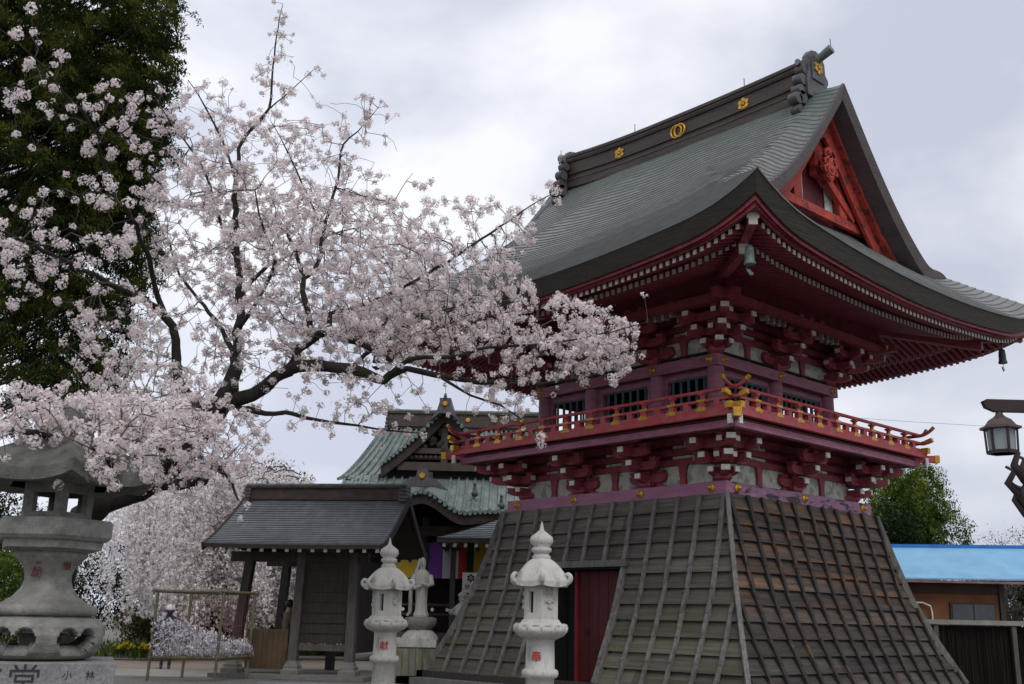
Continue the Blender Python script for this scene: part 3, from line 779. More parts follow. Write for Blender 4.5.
# eave edge (thick layered bark band), fascia boards and soffits, one closed ring each
def ring(fn, n=44):
    pts = []
    for nm, rev in (('south', False), ('east', False), ('north', True), ('west', True)):
        p, Ls = SIDES[nm]
        seg = []
        for j in range(n+1):
            u = j/n; u = 0.5-0.5*math.cos(math.pi*u)*(1.0) if False else u
            seg.append((nm, u))
        if rev: seg = seg[::-1]
        for nm_, u in seg[:-1]:
            pts.append(fn(p, Ls, u))
    return pts
def ring_strip(mb, r0, z0f, r1, z1f, flip=False):
    def mk(r, zf):
        def fn(p, Ls, u):
            s = -r+(Ls+2*r)*u; a = max(0.0, min(s+r, Ls+r-s))
            return p(s, r, zf(a))
        return ring(fn)
    A, B = mk(r0, z0f), mk(r1, z1f); n = len(A)
    V = A+B; F = [(i, (i+1) % n, (i+1) % n+n, i+n) for i in range(n)]
    if flip: F = [f[::-1] for f in F]
    mb.add(V, F, False)
ZS = lambda a: 8.10+g_(a)
mb = MB()
ring_strip(mb, E_-0.13, lambda a: ZS(a)-0.345, E_+0.012, lambda a: ZS(a)+0.016)
ring_strip(mb, 2.6, lambda a: 7.765+0.95*g_(a), E_-0.13, lambda a: ZS(a)-0.345)
tp('eave_edge', mb, [M['bark']])
mb = MB()
ring_strip(mb, 2.80, lambda a: 7.68+0.80*g_(a), 2.80, lambda a: 7.80+0.95*g_(a)); ring_strip(mb, 2.70, lambda a: 7.68+0.80*g_(a), 2.80, lambda a: 7.68+0.80*g_(a))
ring_strip(mb, 2.70, lambda a: 7.80+0.80*g_(a), 2.70, lambda a: 7.68+0.80*g_(a), flip=True)
ring_strip(mb, 2.86, lambda a: 7.70+0.93*g_(a), 2.86, lambda a: 7.80+0.95*g_(a)); ring_strip(mb, 2.70, lambda a: 7.70+0.9*g_(a), 2.86, lambda a: 7.70+0.93*g_(a))
tp('eave_fascia', mb, [M['crimson']])
ZF = lambda a: 7.69+0.76*g_(a)          # flying rafter tip, top
ZBs = lambda a: 7.86+0.5*g_(a)          # base rafter tip, top
mb = MB()
ring_strip(mb, 1.75, lambda a: ZBs(a)+0.25, 2.85, lambda a: ZF(a)+0.012)
ring_strip(mb, 1.88, lambda a: ZBs(a)+0.005, 1.88, lambda a: ZBs(a)+0.25)
ring_strip(mb, 1.78, lambda a: ZBs(a)+0.005, 1.88, lambda a: ZBs(a)+0.005)
ring_strip(mb, -0.65, lambda a: 8.50+0.1*g_(a), 1.80, lambda a: ZBs(a)+0.012)
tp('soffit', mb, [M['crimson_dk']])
# purlin carried by the outermost brackets
for i, (nm, (p, Ls)) in enumerate(SIDES.items()):
    mb = MB(); q = 0 if i % 2 == 0 else 0.0
    r = 0.36
    sbox(mb, p, -r-0.35, Ls+r+0.35, r-0.07, r+0.07, 7.74+0.004*i, 7.90+0.004*i)
    sbox(mb, p, -0.1, Ls+0.1, -0.06, 0.06, 7.80+0.004*i, 7.95+0.004*i)
    tp('purlin', mb, [M['crimson']])
    mb = MB(); sbox(mb, p, -0.3+0.004*i, Ls+0.3-0.004*i, 0.30, 0.335, 7.88, 8.42); sbox(mb, p, 0.1, Ls-0.1, -0.5, -0.46, 7.9, 8.65)
    tp('cove_board', mb, [M['crimson_dk']])
# rafters
fly, base = [], []
SP = 0.155
for nm, (p, Ls) in SIDES.items():
    n = int((Ls+2*2.45)/SP); s0 = (Ls-(n-1)*SP)/2
    for k in range(n):
        s = s0+k*SP
        out = max(0, -s, s-Ls)
        a = max(0, min(s+2.65, Ls+2.65-s)); 
        ri = max(1.55, out)
        if ri < 2.6:
            zt = ZF(a)-0.048
            z_in = zt + (2.65-ri)/(2.65-1.8)*(ZBs(a)+0.215-ZF(a)) 
            mb = MB(); mb.beam(p(s, 2.66, zt), p(s, ri, z_in), 0.062, 0.085)
            mb.mi = 1; mb.obox(p(s, 2.664, zt), p(0, 0.008, 0)-p(0, 0, 0), p(0.035, 0, 0)-p(0, 0, 0), Vector((0, 0, 0.046)))
            fly.append(((p(s, 2.66, zt)-CAMP).length + (0 if nm in ('west', 'south') else 20), mb))
        a2 = max(0, min(s+1.9, Ls+1.9-s))
        ri = max(-0.45, out)
        if ri < 1.85:
            zt = ZBs(a2)-0.052
            mb = MB(); mb.beam(p(s, 1.90, zt), p(s, ri, zt+(1.9-ri)*0.285), 0.068, 0.09)
            mb.mi = 1; mb.obox(p(s, 1.904, zt), p(0, 0.008, 0)-p(0, 0, 0), p(0.038, 0, 0)-p(0, 0, 0), Vector((0, 0, 0.049)))
            base.append(((p(s, 1.9, zt)-CAMP).length + (0 if nm in ('west', 'south') else 20), mb))
for nm, lst in (('flying_rafter', fly), ('base_rafter', base)):
    lst.sort(key=lambda q: q[0])
    for _, mb in lst[:100]: tp(nm, mb, [M['crimson'], M['white']])
    rest = MB()
    for _, mb in lst[100:]:
        o = len(rest.v); rest.v += mb.v; rest.f += [tuple(i+o for i in f) for f in mb.f]; rest.m += mb.m; rest.sm += mb.sm
    r_ = tp(nm, rest, [M['crimson'], M['white']]); r_['kind'] = 'stuff'
# hip rafters with white double ends
for (cx, cy, sx, sy) in ((0, 0, -1, -1), (W_, 0, 1, -1), (0, L_, -1, 1), (W_, L_, 1, 1)):
    d = lambda r: Vector((cx+sx*r, cy+sy*r, 0))
    mb = MB()
    mb.beam(d(2.66)+Vector((0, 0, 8.16)), d(1.5)+Vector((0, 0, 8.10)), 0.16, 0.17)
    mb.beam(d(1.98)+Vector((0, 0, 7.93)), d(-0.4)+Vector((0, 0, 8.42)), 0.17, 0.17)
    hr = tp('hip_rafter', mb, [M['crimson']])
    mb = MB()
    dd = Vector((sx, sy, 0)).normalized(); tt = Vector((-sy, sx, 0)).normalized()
    mb.obox(d(2.665)+Vector((0, 0, 8.215)), dd*0.02, tt*0.105, Vector((0, 0, 0.05))); mb.obox(d(2.66)+Vector((0, 0, 8.11)), dd*0.02, tt*0.075, Vector((0, 0, 0.056)))
    tp('white_end', mb, [M['white']], hr)
    mb = MB(); mb.obox(d(1.99)+Vector((0, 0, 7.95)), dd*0.02, tt*0.09, Vector((0, 0, 0.09))); tp('white_end', mb, [M['white']], hr)

# ---- verge: ribbed band down both gable ends, bargeboards, pendant, gable wall
def vline(side, d, dz=0.0, y=None):
    t = TM-abs(d); yy = -VY if side < 0 else L_+VY
    z = roof_z(t, E_-VY)
    return Vector((RXC+d, yy if y is None else y, z+dz))
DV = TM-TV
DS = [-DV+2*DV*j/60 for j in range(61)]
for side in (-1, 1):
    yv = -VY if side < 0 else L_+VY; yo = -1 if side < 0 else 1
    mb = MB()
    th = lambda d: -0.30-0.07*(1-abs(d)/4.3)
    rr_ = [(0.035, 0.02), (-0.05, 0.03)] 
    prof_ = [(0.03, -0.02), (0.0, 0.04), (None, -0.03), (None, -0.50)]
    rows = []
    for dz_, yy_ in prof_:
        rows.append([vline(side, d, th(d)-(0.06 if yy_ < -0.1 else 0) if dz_ is None else dz_, yv+yo*yy_) for d in DS])
    mb.grid(rows, flip=(side > 0))
    tp('verge_edge', mb, [M['verge']])
    D2 = [d for d in DS if abs(d) < 3.75]
    yb = yv - yo*0.17
    for sgn in (-1, 1):
        mb = MB()
        D3 = [d*sgn for d in np.linspace(0, 3.9, 27)]
        for (o0, o1, y0, y1, lim) in ((0.36, 0.56, yv-yo*0.40, yv-yo*0.54, 3.9), (0.53, 1.00, yv-yo*0.54, yv-yo*0.62, 3.6)):
            up, lo, upb, lob = [], [], [], []
            for d in D3:
                if abs(d) > lim: continue
                w1 = o1 + (0.10 if abs(d) < 0.01 else 0)
                up.append(vline(side, d, -o0, y0)); lo.append(vline(side, d, -w1, y0)); upb.append(vline(side, d, -o0, y1)); lob.append(vline(side, d, -w1, y1))
            for a, b in ((up, lo), (lo, lob), (lob, upb), (upb, up)):
                mb.grid([a, b], flip=((side > 0) != (sgn < 0)))
            mb.add([up[-1], lo[-1], lob[-1], upb[-1]], [(0, 1, 2, 3)], False)
        tp('bargeboard', mb, [M['vermilion']])
    # soffit under the verge
    mb = MB()
    rows = [[vline(side, d, -0.45, yv-yo*0.45) for d in DS], [vline(side, d, -0.45, yv-yo*1.5) for d in DS]]
    mb.grid(rows, flip=(side > 0)); tp('verge_soffit', mb, [M['crimson']])
    # gable wall
    yw = yv - yo*0.92
    zc = lambda d: roof_z(TM-abs(d), E_-VY)-0.45
    mb = MB()
    top = [Vector((RXC+d, yw, zc(d))) for d in np.linspace(-3.0, 3.0, 25)]
    bot = [Vector((q.x, yw, min(q.z, 9.6))) for q in top]
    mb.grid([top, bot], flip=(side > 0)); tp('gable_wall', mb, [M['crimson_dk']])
    for x0, x1 in ((-1.95, -1.08), (-0.77, -0.45), (0.45, 0.77), (1.08, 1.95)):
        mb = MB(); pts = [Vector((RXC+x0, yw+yo*0.02, 10.4)), Vector((RXC+x1, yw+yo*0.02, 10.4)), Vector((RXC+x1, yw+yo*0.02, min(11.6, zc(x1)-0.1))), Vector((RXC+x0, yw+yo*0.02, min(11.6, zc(x0)-0.1)))]
        mb.prism(pts, (0, yo*0.02, 0))
        tp('plaster_panel', mb, [M['plaster']])
    mb = MB(); y2 = yw+yo*0.14
    mb.obox(Vector((RXC, yw+yo*0.18, 10.33)), Vector((2.34, 0, 0)), Vector((0, 0.05, 0)), Vector((0, 0, 0.10)))
    tp('gable_tie_beam', mb, [M['vermilion']])
    mb = MB()
    mb.beam((RXC-0.92, y2, 10.45), (RXC-0.92, y2, 11.7), 0.30, 0.16, up=(0, 1, 0)); mb.beam((RXC+0.92, y2, 10.45), (RXC+0.92, y2, 11.7), 0.30, 0.16, up=(0, 1, 0))
    mb.beam((RXC, y2, 11.2), (RXC, y2, 12.4), 0.34, 0.17, up=(0, 1, 0))
    mb.beam((RXC-0.2, y2+yo*0.05, 11.5), (RXC+1.35, y2+yo*0.05, 10.5), 0.2, 0.14, up=(0, 1, 0))
    tp('gable_strut', mb, [M['vermilion']])
    # carved pendant below the apex: stacked curls and leaf lobes
    mb = MB(); yp = yv - yo*0.52; PS = 0.66; zp = vline(side, 0).z-1.62
    def lobe(x, z, r, th=0.09, sx=1, sz=1):
        N = 14; P = [Vector((RXC+x+r*sx*math.cos(2*math.pi*k/N)*(1+0.10*math.cos(5*2*math.pi*k/N)), yp, z+r*sz*math.sin(2*math.pi*k/N))) for k in range(N)]
        mb.prism(P, (0, yo*th, 0))
        mb.ball((RXC+x, yp+yo*th, z), r*0.55, 5, sx=sx, sy=0.5, sz=sz)
    lobe_ = lobe
    def lobe(x, z, r, th=0.09): lobe_(x*PS, zp+(z-zp)*PS, r*PS, th)
    lobe(0, zp+0.15, 0.20); lobe(-0.16, zp-0.08, 0.16); lobe(0.16, zp-0.08, 0.16); lobe(0, zp-0.22, 0.15, 0.12)
    lobe(-0.24, zp-0.42, 0.17); lobe(0.24, zp-0.42, 0.17); lobe(0, zp-0.46, 0.22, 0.13); lobe(-0.12, zp-0.66, 0.14); lobe(0.12, zp-0.66, 0.14); lobe(0, zp-0.78, 0.12, 0.11)
    for sg in (-1, 1):
        for q in range(3): mb.tube([(RXC+sg*(0.07+0.03*q), yp+yo*0.12, zp+0.14-0.19*q), (RXC+sg*(0.2+0.02*q), yp+yo*0.1, zp+0.07-0.19*q), (RXC+sg*(0.23+0.01*q), yp+yo*0.1, zp-0.03-0.19*q), (RXC+sg*0.13, yp+yo*0.12, zp-0.05-0.19*q)], [0.03, 0.03, 0.03, 0.015], 6)
    tp('gable_pendant', mb, [M['vermilion']])

# ---- ridge
def rz(y):                               # slight upward sweep at both ends
    u = (y-L_/2)/(L_/2+0.75); return 13.84 + (0.07 if u < 0 else 0.17)*abs(u)**2.5
mb = MB()
ys = np.linspace(-0.70, L_+0.50, 30)
prof = [(0.30, -0.90), (0.30, -0.64), (0.27, -0.62), (0.27, -0.12), (0.33, -0.10), (0.33, -0.03), (0.36, -0.02), (0.36, 0.05), (0.30, 0.10), (0.12, 0.16), (0, 0.17)]
full = prof + [(-a, b) for a, b in prof[:-1][::-1]]
rows = [[Vector((RXC+a, y, rz(y)+b)) for a, b in full] for y in ys]
mb.grid(rows, flip=False)
for y, fl in ((ys[0], False), (ys[-1], True)):
    P = [Vector((RXC+a, y, rz(y)+b)) for a, b in full]
    mb.add(P if not fl else P[::-1], [tuple(range(len(P)))[::-1]], False)
rid = tp('ridge', mb, [M['ridge']])
for sx in (-1, 1):
    for z0, h in ((-0.66, 0.05), (-0.50, 0.03), (-0.12, 0.035)):
        mb = MB()
        for a, b in zip(ys[:-1], ys[1:]):
            mb.beam((RXC+sx*0.29, a, rz(a)+z0), (RXC+sx*0.29, b, rz(b)+z0), 0.05, h)
        tp('moulding', mb, [M['ridge']], rid)
mb = MB()
for a, b in zip(ys[:-1], ys[1:]): mb.beam((RXC, a, rz(a)+0.18), (RXC, b, rz(b)+0.18), 0.16, 0.05)
tp('ridge_capping', mb, [M['ridge']], rid)
def crest_flower(parent, c, n, up, r):
    mb = MB(); n, up = Vector(n), Vector(up); x = up.cross(n)
    for k in range(6):
        th = math.pi/6+k*math.pi/3
        cc = Vector(c)+(x*math.cos(th)+up*math.sin(th))*r*0.58
        P = [cc+(x*math.cos(q)+up*math.sin(q))*r*0.30 for q in np.linspace(0, 2*math.pi, 9)[:-1]]
        mb.prism(P, n*0.03)
    P = [Vector(c)+(x*math.cos(q)+up*math.sin(q))*r*0.2 for q in np.linspace(0, 2*math.pi, 9)[:-1]]
    mb.prism(P, n*0.045)
    return tp('gold_crest', mb, [M['gold']], parent)
def crest_rings(parent, c, n, up, r):
    mb = MB(); n, up = Vector(n), Vector(up); x = up.cross(n)
    for sx in (-1, 1):
        pts = [Vector(c)+n*0.02+x*(sx*r*0.24)+(x*math.cos(q)+up*math.sin(q))*r*0.75 for q in np.linspace(0, 2*math.pi, 25)]
        mb.tube(pts, 0.030, 6)
    return tp('gold_crest', mb, [M['gold']], parent)
for sx in (-1, 1):
    xx = RXC+sx*0.272
    for y in (0.95, 4.90): crest_flower(rid, (xx, y, rz(y)-0.35), (sx, 0, 0), (0, 0, 1), 0.185)
    crest_rings(rid, (xx, 2.93, rz(2.93)-0.36), (sx, 0, 0), (0, 0, 1), 0.22)
# end tiles (board with crest, curled fins, horn)
for side in (-1, 1):
    y0 = ys[0] if side < 0 else ys[-1]; z0 = 13.05
    yy = y0 + side*0.02
    mb = MB()
    pts = [(-0.42, 0), (0.42, 0), (0.44, 0.35), (0.36, 0.62), (0.34, 1.0), (0.20, 1.17), (0, 1.22), (-0.20, 1.17), (-0.34, 1.0), (-0.36, 0.62), (-0.44, 0.35)]
    mb.prism([Vector((RXC+a, yy, z0+b)) for a, b in pts], (0, side*0.16, 0))
    pts = [(-0.24, 0.45), (0.24, 0.45), (0.26, 0.9), (0.14, 1.06), (-0.14, 1.06), (-0.26, 0.9)]
    mb.prism([Vector((RXC+a, yy+side*0.16, z0+b)) for a, b in pts], (0, side*0.03, 0))
    oni = tp('ridge_end_tile', mb, [M['ridge_tile']])
    crest_flower(oni, (RXC, yy+side*0.19, z0+0.78), (0, side, 0), (0, 0, 1), 0.19)
    for sx in (-1, 1):
        mb = MB()
        for (a, b, r) in ((0.42, 0.62, 0.12), (0.52, 0.34, 0.14), (0.60, 0.05, 0.13), (0.74, -0.20, 0.14), (0.68, -0.45, 0.11), (0.55, -0.12, 0.16)):
            mb.tube([(RXC+sx*a, yy-side*0.10, z0+b), (RXC+sx*a, yy+side*0.12, z0+b)], r, 10)
        mb.tube([(RXC+sx*0.40, yy, z0+0.75), (RXC+sx*0.55, yy, z0+0.80), (RXC+sx*0.60, yy, z0+0.68)], [0.08, 0.07, 0.03], 8)
        tp('curled_fin', mb, [M['ridge_tile']], oni)
    mb = MB(); zt = rz(y0)+0.10
    mb.tube([(RXC, y0-side*0.25, zt-0.10), (RXC, y0+side*0.1, zt-0.02), (RXC, y0+side*0.35, zt+0.08), (RXC, y0+side*0.58, zt+0.17)], [0.10, 0.10, 0.10, 0.115], 14)
    tp('horn', mb, [M['patina']], oni)
    mb = MB(); mb.tube([(RXC, y0+side*0.56, zt+0.24), (RXC, y0+side*0.56, zt+0.42)], 0.008, 5); tp('spike', mb, [M['dark']], oni)
for y in (1.1, 4.6):
    mb = MB(); mb.tube([(RXC, y, rz(y)+0.18), (RXC, y, rz(y)+0.5)], 0.010, 5); tp('lightning_spike', mb, [M['dark']])

# carved animal head ends over the upper brackets
def carved_head(p, s, r, z):
    mb = MB(); o_ = p(0, 1, 0)-p(0, 0, 0); tt = p(1, 0, 0)-p(0, 0, 0)
    for k in range(7):
        t = (k-3)*0.105; h = 0.235-0.012*abs(k-3)
        mb.mi = (0, 1, 0, 1, 0, 1, 0)[k]
        a = p(s+t, r, z)
        mb.obox(a+o_*(0.10+0.03*(k % 2)), tt*0.042, o_*0.10, Vector((0, 0, h)))
        mb.ball(a+o_*0.18+Vector((0, 0, -h)), 0.045, 4)
    mb.mi = 0
    for sg in (-1, 1):
        a = p(s+sg*0.46, r+0.16, z+0.14)
        mb.prism([a, a+tt*sg*0.22+Vector((0, 0, -0.10)), a+tt*sg*0.20+Vector((0, 0, -0.19)), a+tt*sg*-0.03+Vector((0, 0, -0.09))], o_*0.10)
    return mb
M['ochre'] = mat('pale_ochre_carving', (0.44, 0.37, 0.25), 0.8, var=0.3, scale=9)
M['carve_blue'] = mat('faded_blue_carving', (0.12, 0.12, 0.17), 0.8, var=0.4, scale=9)
for nm, (p, Ls) in SIDES.items():
    cols = UY if Ls == L_ else UX
    for a_, b_ in zip(cols[:-1], cols[1:]): tp('carved_head', carved_head(p, (a_+b_)/2+0.12, -0.06, 7.93), [M['ochre'], M['carve_blue']])

# wind bells under the roof corners
def wind_bell(loc, label, green):
    t = thing('wind_bell', label, 'wind bell', loc, 0.2, 'bronze bells hanging under the tower roof corners')
    m = M['patina'] if green else M['ridge_tile']
    mb = MB(); mb.lathe([(0.095, 0), (0.105, 0.02), (0.085, 0.08), (0.08, 0.24), (0.068, 0.32), (0.025, 0.36)], (0, 0, -0.50), 18)
    obj('bell_body', mb, t, mats=m)
    mb = MB(); mb.tube([(0, 0, 0), (0, 0, -0.16)], 0.010, 6); mb.tube([(0, 0, -0.16), (0, 0, -0.62)], 0.006, 5)
    obj('hook', mb, t, mats=M['dark'])
    mb = MB()
    pts = [(-0.15, 0.03), (-0.11, -0.03), (-0.04, -0.04), (0, -0.07), (0.04, -0.04), (0.11, -0.03), (0.15, 0.03), (0.08, 0.02), (0, 0.05), (-0.08, 0.02)]
    mb.prism([Vector((a, 0, b-0.63)) for a, b in pts], (0, 0.012, 0))
    obj('wind_catcher', mb, t, mats=m)
    return t
wind_bell((-2.35, -2.35, 7.98), 'green bronze wind bell under the near roof corner, pointing at the photographer', True)
wind_bell((W_+2.33, -2.33, 8.04), 'dark bronze wind bell hanging against the sky under the right roof corner', False)
wind_bell((-2.35, L_+2.35, 8.04), 'bronze wind bell under the left roof corner, behind the cherry blossoms', False)
# ================================================================ CHERRY TREES
def spot(px, py, D):                     # where the sight line through a traced limb meets the plane D metres ahead
    d = CR*((px-512)/1059.75) + CU*((342-py)/1059.75) + CW
    return CAMP + d*(D/d.dot(FH))
M['bark_cherry'] = mat('dark_cherry_bark', (0.032, 0.028, 0.026), 0.9, var=0.4, scale=6, stretch=(1, 1, 0.5), bump=0.9, bscale=18, spec=0.15, spot=0.6, spotcol=(0.034, 0.040, 0.012), spotscale=2.5, spotlo=0.52, spothi=0.66)
M['twig_cherry'] = mat('grey_brown_twigs', (0.082, 0.070, 0.066), 0.85, var=0.3, scale=3)
def petal_mat(name, c1, c2, c3, clump=0.0, cs=1.2):
    m = bpy.data.materials.new(name); m.use_nodes = True; n, l = m.node_tree.nodes, m.node_tree.links
    b = n['Principled BSDF']; b.inputs['Roughness'].default_value = 0.7; b.inputs['Specular IOR Level'].default_value = 0.2
    g = n.new('ShaderNodeNewGeometry'); r = n.new('ShaderNodeValToRGB')
    r.color_ramp.elements[0].position = 0.0; r.color_ramp.elements[0].color = (*c1, 1)
    r.color_ramp.elements[1].position = 1.0; r.color_ramp.elements[1].color = (*c3, 1)
    e = r.color_ramp.elements.new(0.5); e.color = (*c2, 1)
    src = g.outputs['Random Per Island']
    if clump > 0:                        # whole sprays differ in age and colour, not only single leaves
        t_ = n.new('ShaderNodeTexCoord'); nz = n.new('ShaderNodeTexNoise'); nz.inputs['Scale'].default_value = cs; nz.inputs['Detail'].default_value = 3
        l.new(t_.outputs['Object'], nz.inputs['Vector']); mr = n.new('ShaderNodeMapRange'); mr.inputs['From Min'].default_value = 0.36; mr.inputs['From Max'].default_value = 0.64
        l.new(nz.outputs['Fac'], mr.inputs['Value']); mx = n.new('ShaderNodeMix'); mx.inputs[0].default_value = clump
        l.new(src, mx.inputs[2]); l.new(mr.outputs[0], mx.inputs[3]); src = mx.outputs[0]
    l.new(src, r.inputs[0]); l.new(r.outputs[0], b.inputs['Base Color'])
    tr = n.new('ShaderNodeBsdfTranslucent'); l.new(r.outputs[0], tr.inputs['Color'])
    ms = n.new('ShaderNodeMixShader'); ms.inputs[0].default_value = 0.42
    l.new(b.outputs[0], ms.inputs[1]); l.new(tr.outputs[0], ms.inputs[2]); l.new(ms.outputs[0], n['Material Output'].inputs['Surface'])
    return m
M['petal'] = petal_mat('pale_pink_petals', (0.74, 0.63, 0.635), (0.88, 0.81, 0.81), (0.95, 0.915, 0.91))
M['petal2'] = petal_mat('pale_weeping_petals', (0.80, 0.72, 0.73), (0.90, 0.86, 0.86), (0.95, 0.93, 0.93))
M['calyx'] = petal_mat('reddish_brown_buds', (0.12, 0.035, 0.03), (0.20, 0.07, 0.055), (0.28, 0.13, 0.09))

def basis(n):
    n = n/np.linalg.norm(n, axis=1, keepdims=True)
    a = np.where(np.abs(n[:, 2:3]) < 0.9, np.array([[0, 0, 1.]]), np.array([[1., 0, 0]]))
    x = np.cross(a, n); x /= np.linalg.norm(x, axis=1, keepdims=True)
    return n, x, np.cross(n, x)
def flowers(centers, normals, size):     # five cupped petals a flower, each petal a kite
    N = len(centers); n, x, y = basis(normals); size = size.reshape(-1, 1)
    ph = nrg.uniform(0, 2*np.pi, N)
    out = np.zeros((N, 5, 4, 3), dtype=np.float32)
    for k in range(5):
        th = ph+k*2*np.pi/5
        d = x*np.cos(th)[:, None]+y*np.sin(th)[:, None]; s = -x*np.sin(th)[:, None]+y*np.cos(th)[:, None]
        out[:, k, 0] = centers
        out[:, k, 1] = centers+d*size*0.62-s*size*0.36+n*size*0.16
        out[:, k, 2] = centers+d*size*1.0+n*size*0.30
        out[:, k, 3] = centers+d*size*0.62+s*size*0.36+n*size*0.16
    return out.reshape(-1, 3)
def tubes_mesh(P0, P1, R0, R1, n, name, m):
    P0, P1 = np.array(P0), np.array(P1); N = len(P0); d = P1-P0
    L = np.linalg.norm(d, axis=1); ok = L > 1e-5; P0, P1, R0, R1, d = P0[ok], P1[ok], np.array(R0)[ok], np.array(R1)[ok], d[ok]
    nn, x, y = basis(d); N = len(P0); V = np.zeros((N, n, 4, 3), dtype=np.float32)
    ring0 = []; ring1 = []
    for k in range(n):
        th = 2*np.pi*k/n; o = x*np.cos(th)+y*np.sin(th)
        ring0.append(P0-nn*R0[:, None]*0.3+o*R0[:, None]); ring1.append(P1+nn*R1[:, None]*0.3+o*R1[:, None])
    for k in range(n):
        k2 = (k+1) % n
        V[:, k, 0] = ring0[k]; V[:, k, 1] = ring0[k2]; V[:, k, 2] = ring1[k2]; V[:, k, 3] = ring1[k]
    return pydata_quads(name, V.reshape(-1, 3), 4, m)

# limbs traced from the tree: (px, py, metres ahead, radius)
LIMBS = [
 [(48,690,15.9,.38),(52,640,15.8,.30),(57,590,15.7,.26),(64,550,15.6,.24),(84,517,15.4,.22),(112,500,15.2,.21),(142,486,15.1,.21),(176,460,15.0,.22),(206,425,15.0,.22),(228,390,15.0,.19),(237,354,15.0,.115),(239,299,15.1,.085),(239,264,15.2,.075),(236,220,15.2,.065),(236,180,15.2,.055),(237,160,15.2,.05),(244,138,15.2,.04),(269,108,15.3,.03),(272,74,15.3,.022),(279,20,15.4,.012),(283,4,15.4,.006)],
 [(142,486,15.1,.16),(165,485,14.9,.13),(190,482,14.7,.12),(206,480,14.6,.115)],
 [(206,425,15,.16),(228,403,14.8,.15),(252,392,14.6,.14),(278,378,14.4,.13),(293,360,14.3,.10),(308,340,14.2,.09),(331,334,14.1,.075),(350,340,14.1,.07),(372,348,14.1,.06),(392,362,14.2,.05)],
 [(278,378,14.4,.12),(290,369,14.3,.12),(316,366,14.1,.12),(349,370,13.9,.11),(384,379,13.8,.085),(395,372,13.8,.07),(407,369,13.8,.06),(442,375,13.8,.055),(480,382,13.8,.05),(510,381,13.8,.042),(540,384,13.9,.034),(575,380,13.9,.026),(605,372,14,.018),(630,358,14,.01)],
 [(308,340,14.2,.075),(306,305,14.3,.06),(302,278,14.4,.05),(295,250,14.5,.04),(285,225,14.6,.03)],
 [(331,334,14.1,.06),(331,313,14.1,.05),(348,310,14.1,.045),(384,296,14.0,.038),(425,275,13.9,.033),(455,257,13.9,.028),(480,240,13.8,.024),(510,220,13.8,.018),(535,203,13.8,.012),(556,192,13.8,.007)],
 [(302,278,14.4,.05),(318,262,14.4,.045),(324,230,14.5,.036),(338,178,14.6,.028),(343,145,14.7,.022),(358,131,14.7,.015),(378,108,14.8,.006)],
 [(324,262,14.5,.035),(321,230,14.8,.03),(304,188,15.0,.024),(284,145,15.2,.014),(270,120,15.3,.006)],
 [(206,425,15,.14),(192,400,15.0,.12),(178,378,14.9,.105),(175,340,14.8,.095),(164,317,14.6,.085),(158,308,14.5,.075),(132,295,13.9,.06),(102,279,13.2,.05),(80,268,12.7,.045),(58,258,12.3,.04),(32,244,11.8,.034),(0,230,11.3,.028),(-40,215,10.8,.02)],
 [(164,317,14.6,.07),(155,282,14.4,.055),(140,235,13.6,.045),(117,193,12.8,.038),(94,134,12.2,.03),(85,114,12.0,.027),(64,94,11.7,.022),(35,58,11.3,.016),(0,29,11.0,.01)],
 [(94,134,12.2,.022),(112,118,12.2,.016),(135,103,12.2,.012),(155,85,12.2,.006)],
 [(96,140,12.3,.018),(118,136,12.2,.013),(140,118,12.1,.007)],
 [(58,258,12.3,.022),(32,264,11.9,.017),(8,272,11.6,.010)],
 [(239,264,15.2,.05),(225,235,15.3,.036),(205,172,15.6,.028),(190,148,15.7,.022),(173,126,15.8,.016),(155,97,15.9,.008)],
 [(236,180,15.2,.035),(222,140,15.5,.028),(210,115,15.6,.022),(200,98,15.7,.016),(188,80,15.7,.008)],
 [(269,108,15.3,.018),(285,96,15.3,.013),(301,81,15.3,.009),(318,66,15.3,.005)],
 [(237,354,15,.06),(222,330,15.3,.05),(200,300,15.8,.04),(180,275,16.2,.03),(168,240,16.5,.02)],
 [(239,299,15.1,.05),(262,270,15.4,.042),(290,255,15.8,.032),(330,235,16.3,.022),(370,225,16.7,.012)],
 [(237,330,15,.06),(258,300,14.7,.045),(275,262,14.4,.035),(262,225,14.2,.024),(255,190,14.1,.014)],
 [(228,400,15,.07),(255,412,14.5,.06),(276,413,14.3,.05),(293,414,14.2,.042),(316,420,14.1,.034),(345,424,14.1,.026),(385,430,14.1,.018),(420,433,14.1,.01)],
 [(384,379,13.8,.05),(410,358,13.6,.045),(454,357,13.4,.036),(490,348,13.3,.028),(530,345,13.2,.022),(570,340,13.2,.016),(610,332,13.2,.012),(648,322,13.2,.006)],
 [(142,486,15.1,.13),(120,470,13.6,.10),(95,450,12.0,.075),(60,440,10.8,.055),(25,432,10.2,.04),(-20,425,9.9,.025)],
 [(120,470,13.6,.07),(120,462,12.0,.05),(115,470,10.8,.04),(105,455,10.2,.028),(90,448,9.9,.016)],
 [(176,462,15,.12),(150,440,13.6,.09),(120,420,12.4,.065),(85,405,11.4,.045),(50,400,10.8,.03),(15,402,10.4,.016)],
 [(176,462,15,.09),(200,460,13.8,.06),(222,470,13.0,.045),(232,485,12.6,.03),(238,500,12.4,.015)],
 [(442,375,13.8,.035),(470,395,13.7,.024),(500,405,13.7,.018),(525,422,13.7,.010)],
 [(349,370,13.9,.05),(372,350,14.4,.04),(405,330,15.0,.034),(440,312,15.6,.026),(480,300,16.0,.016)],
]
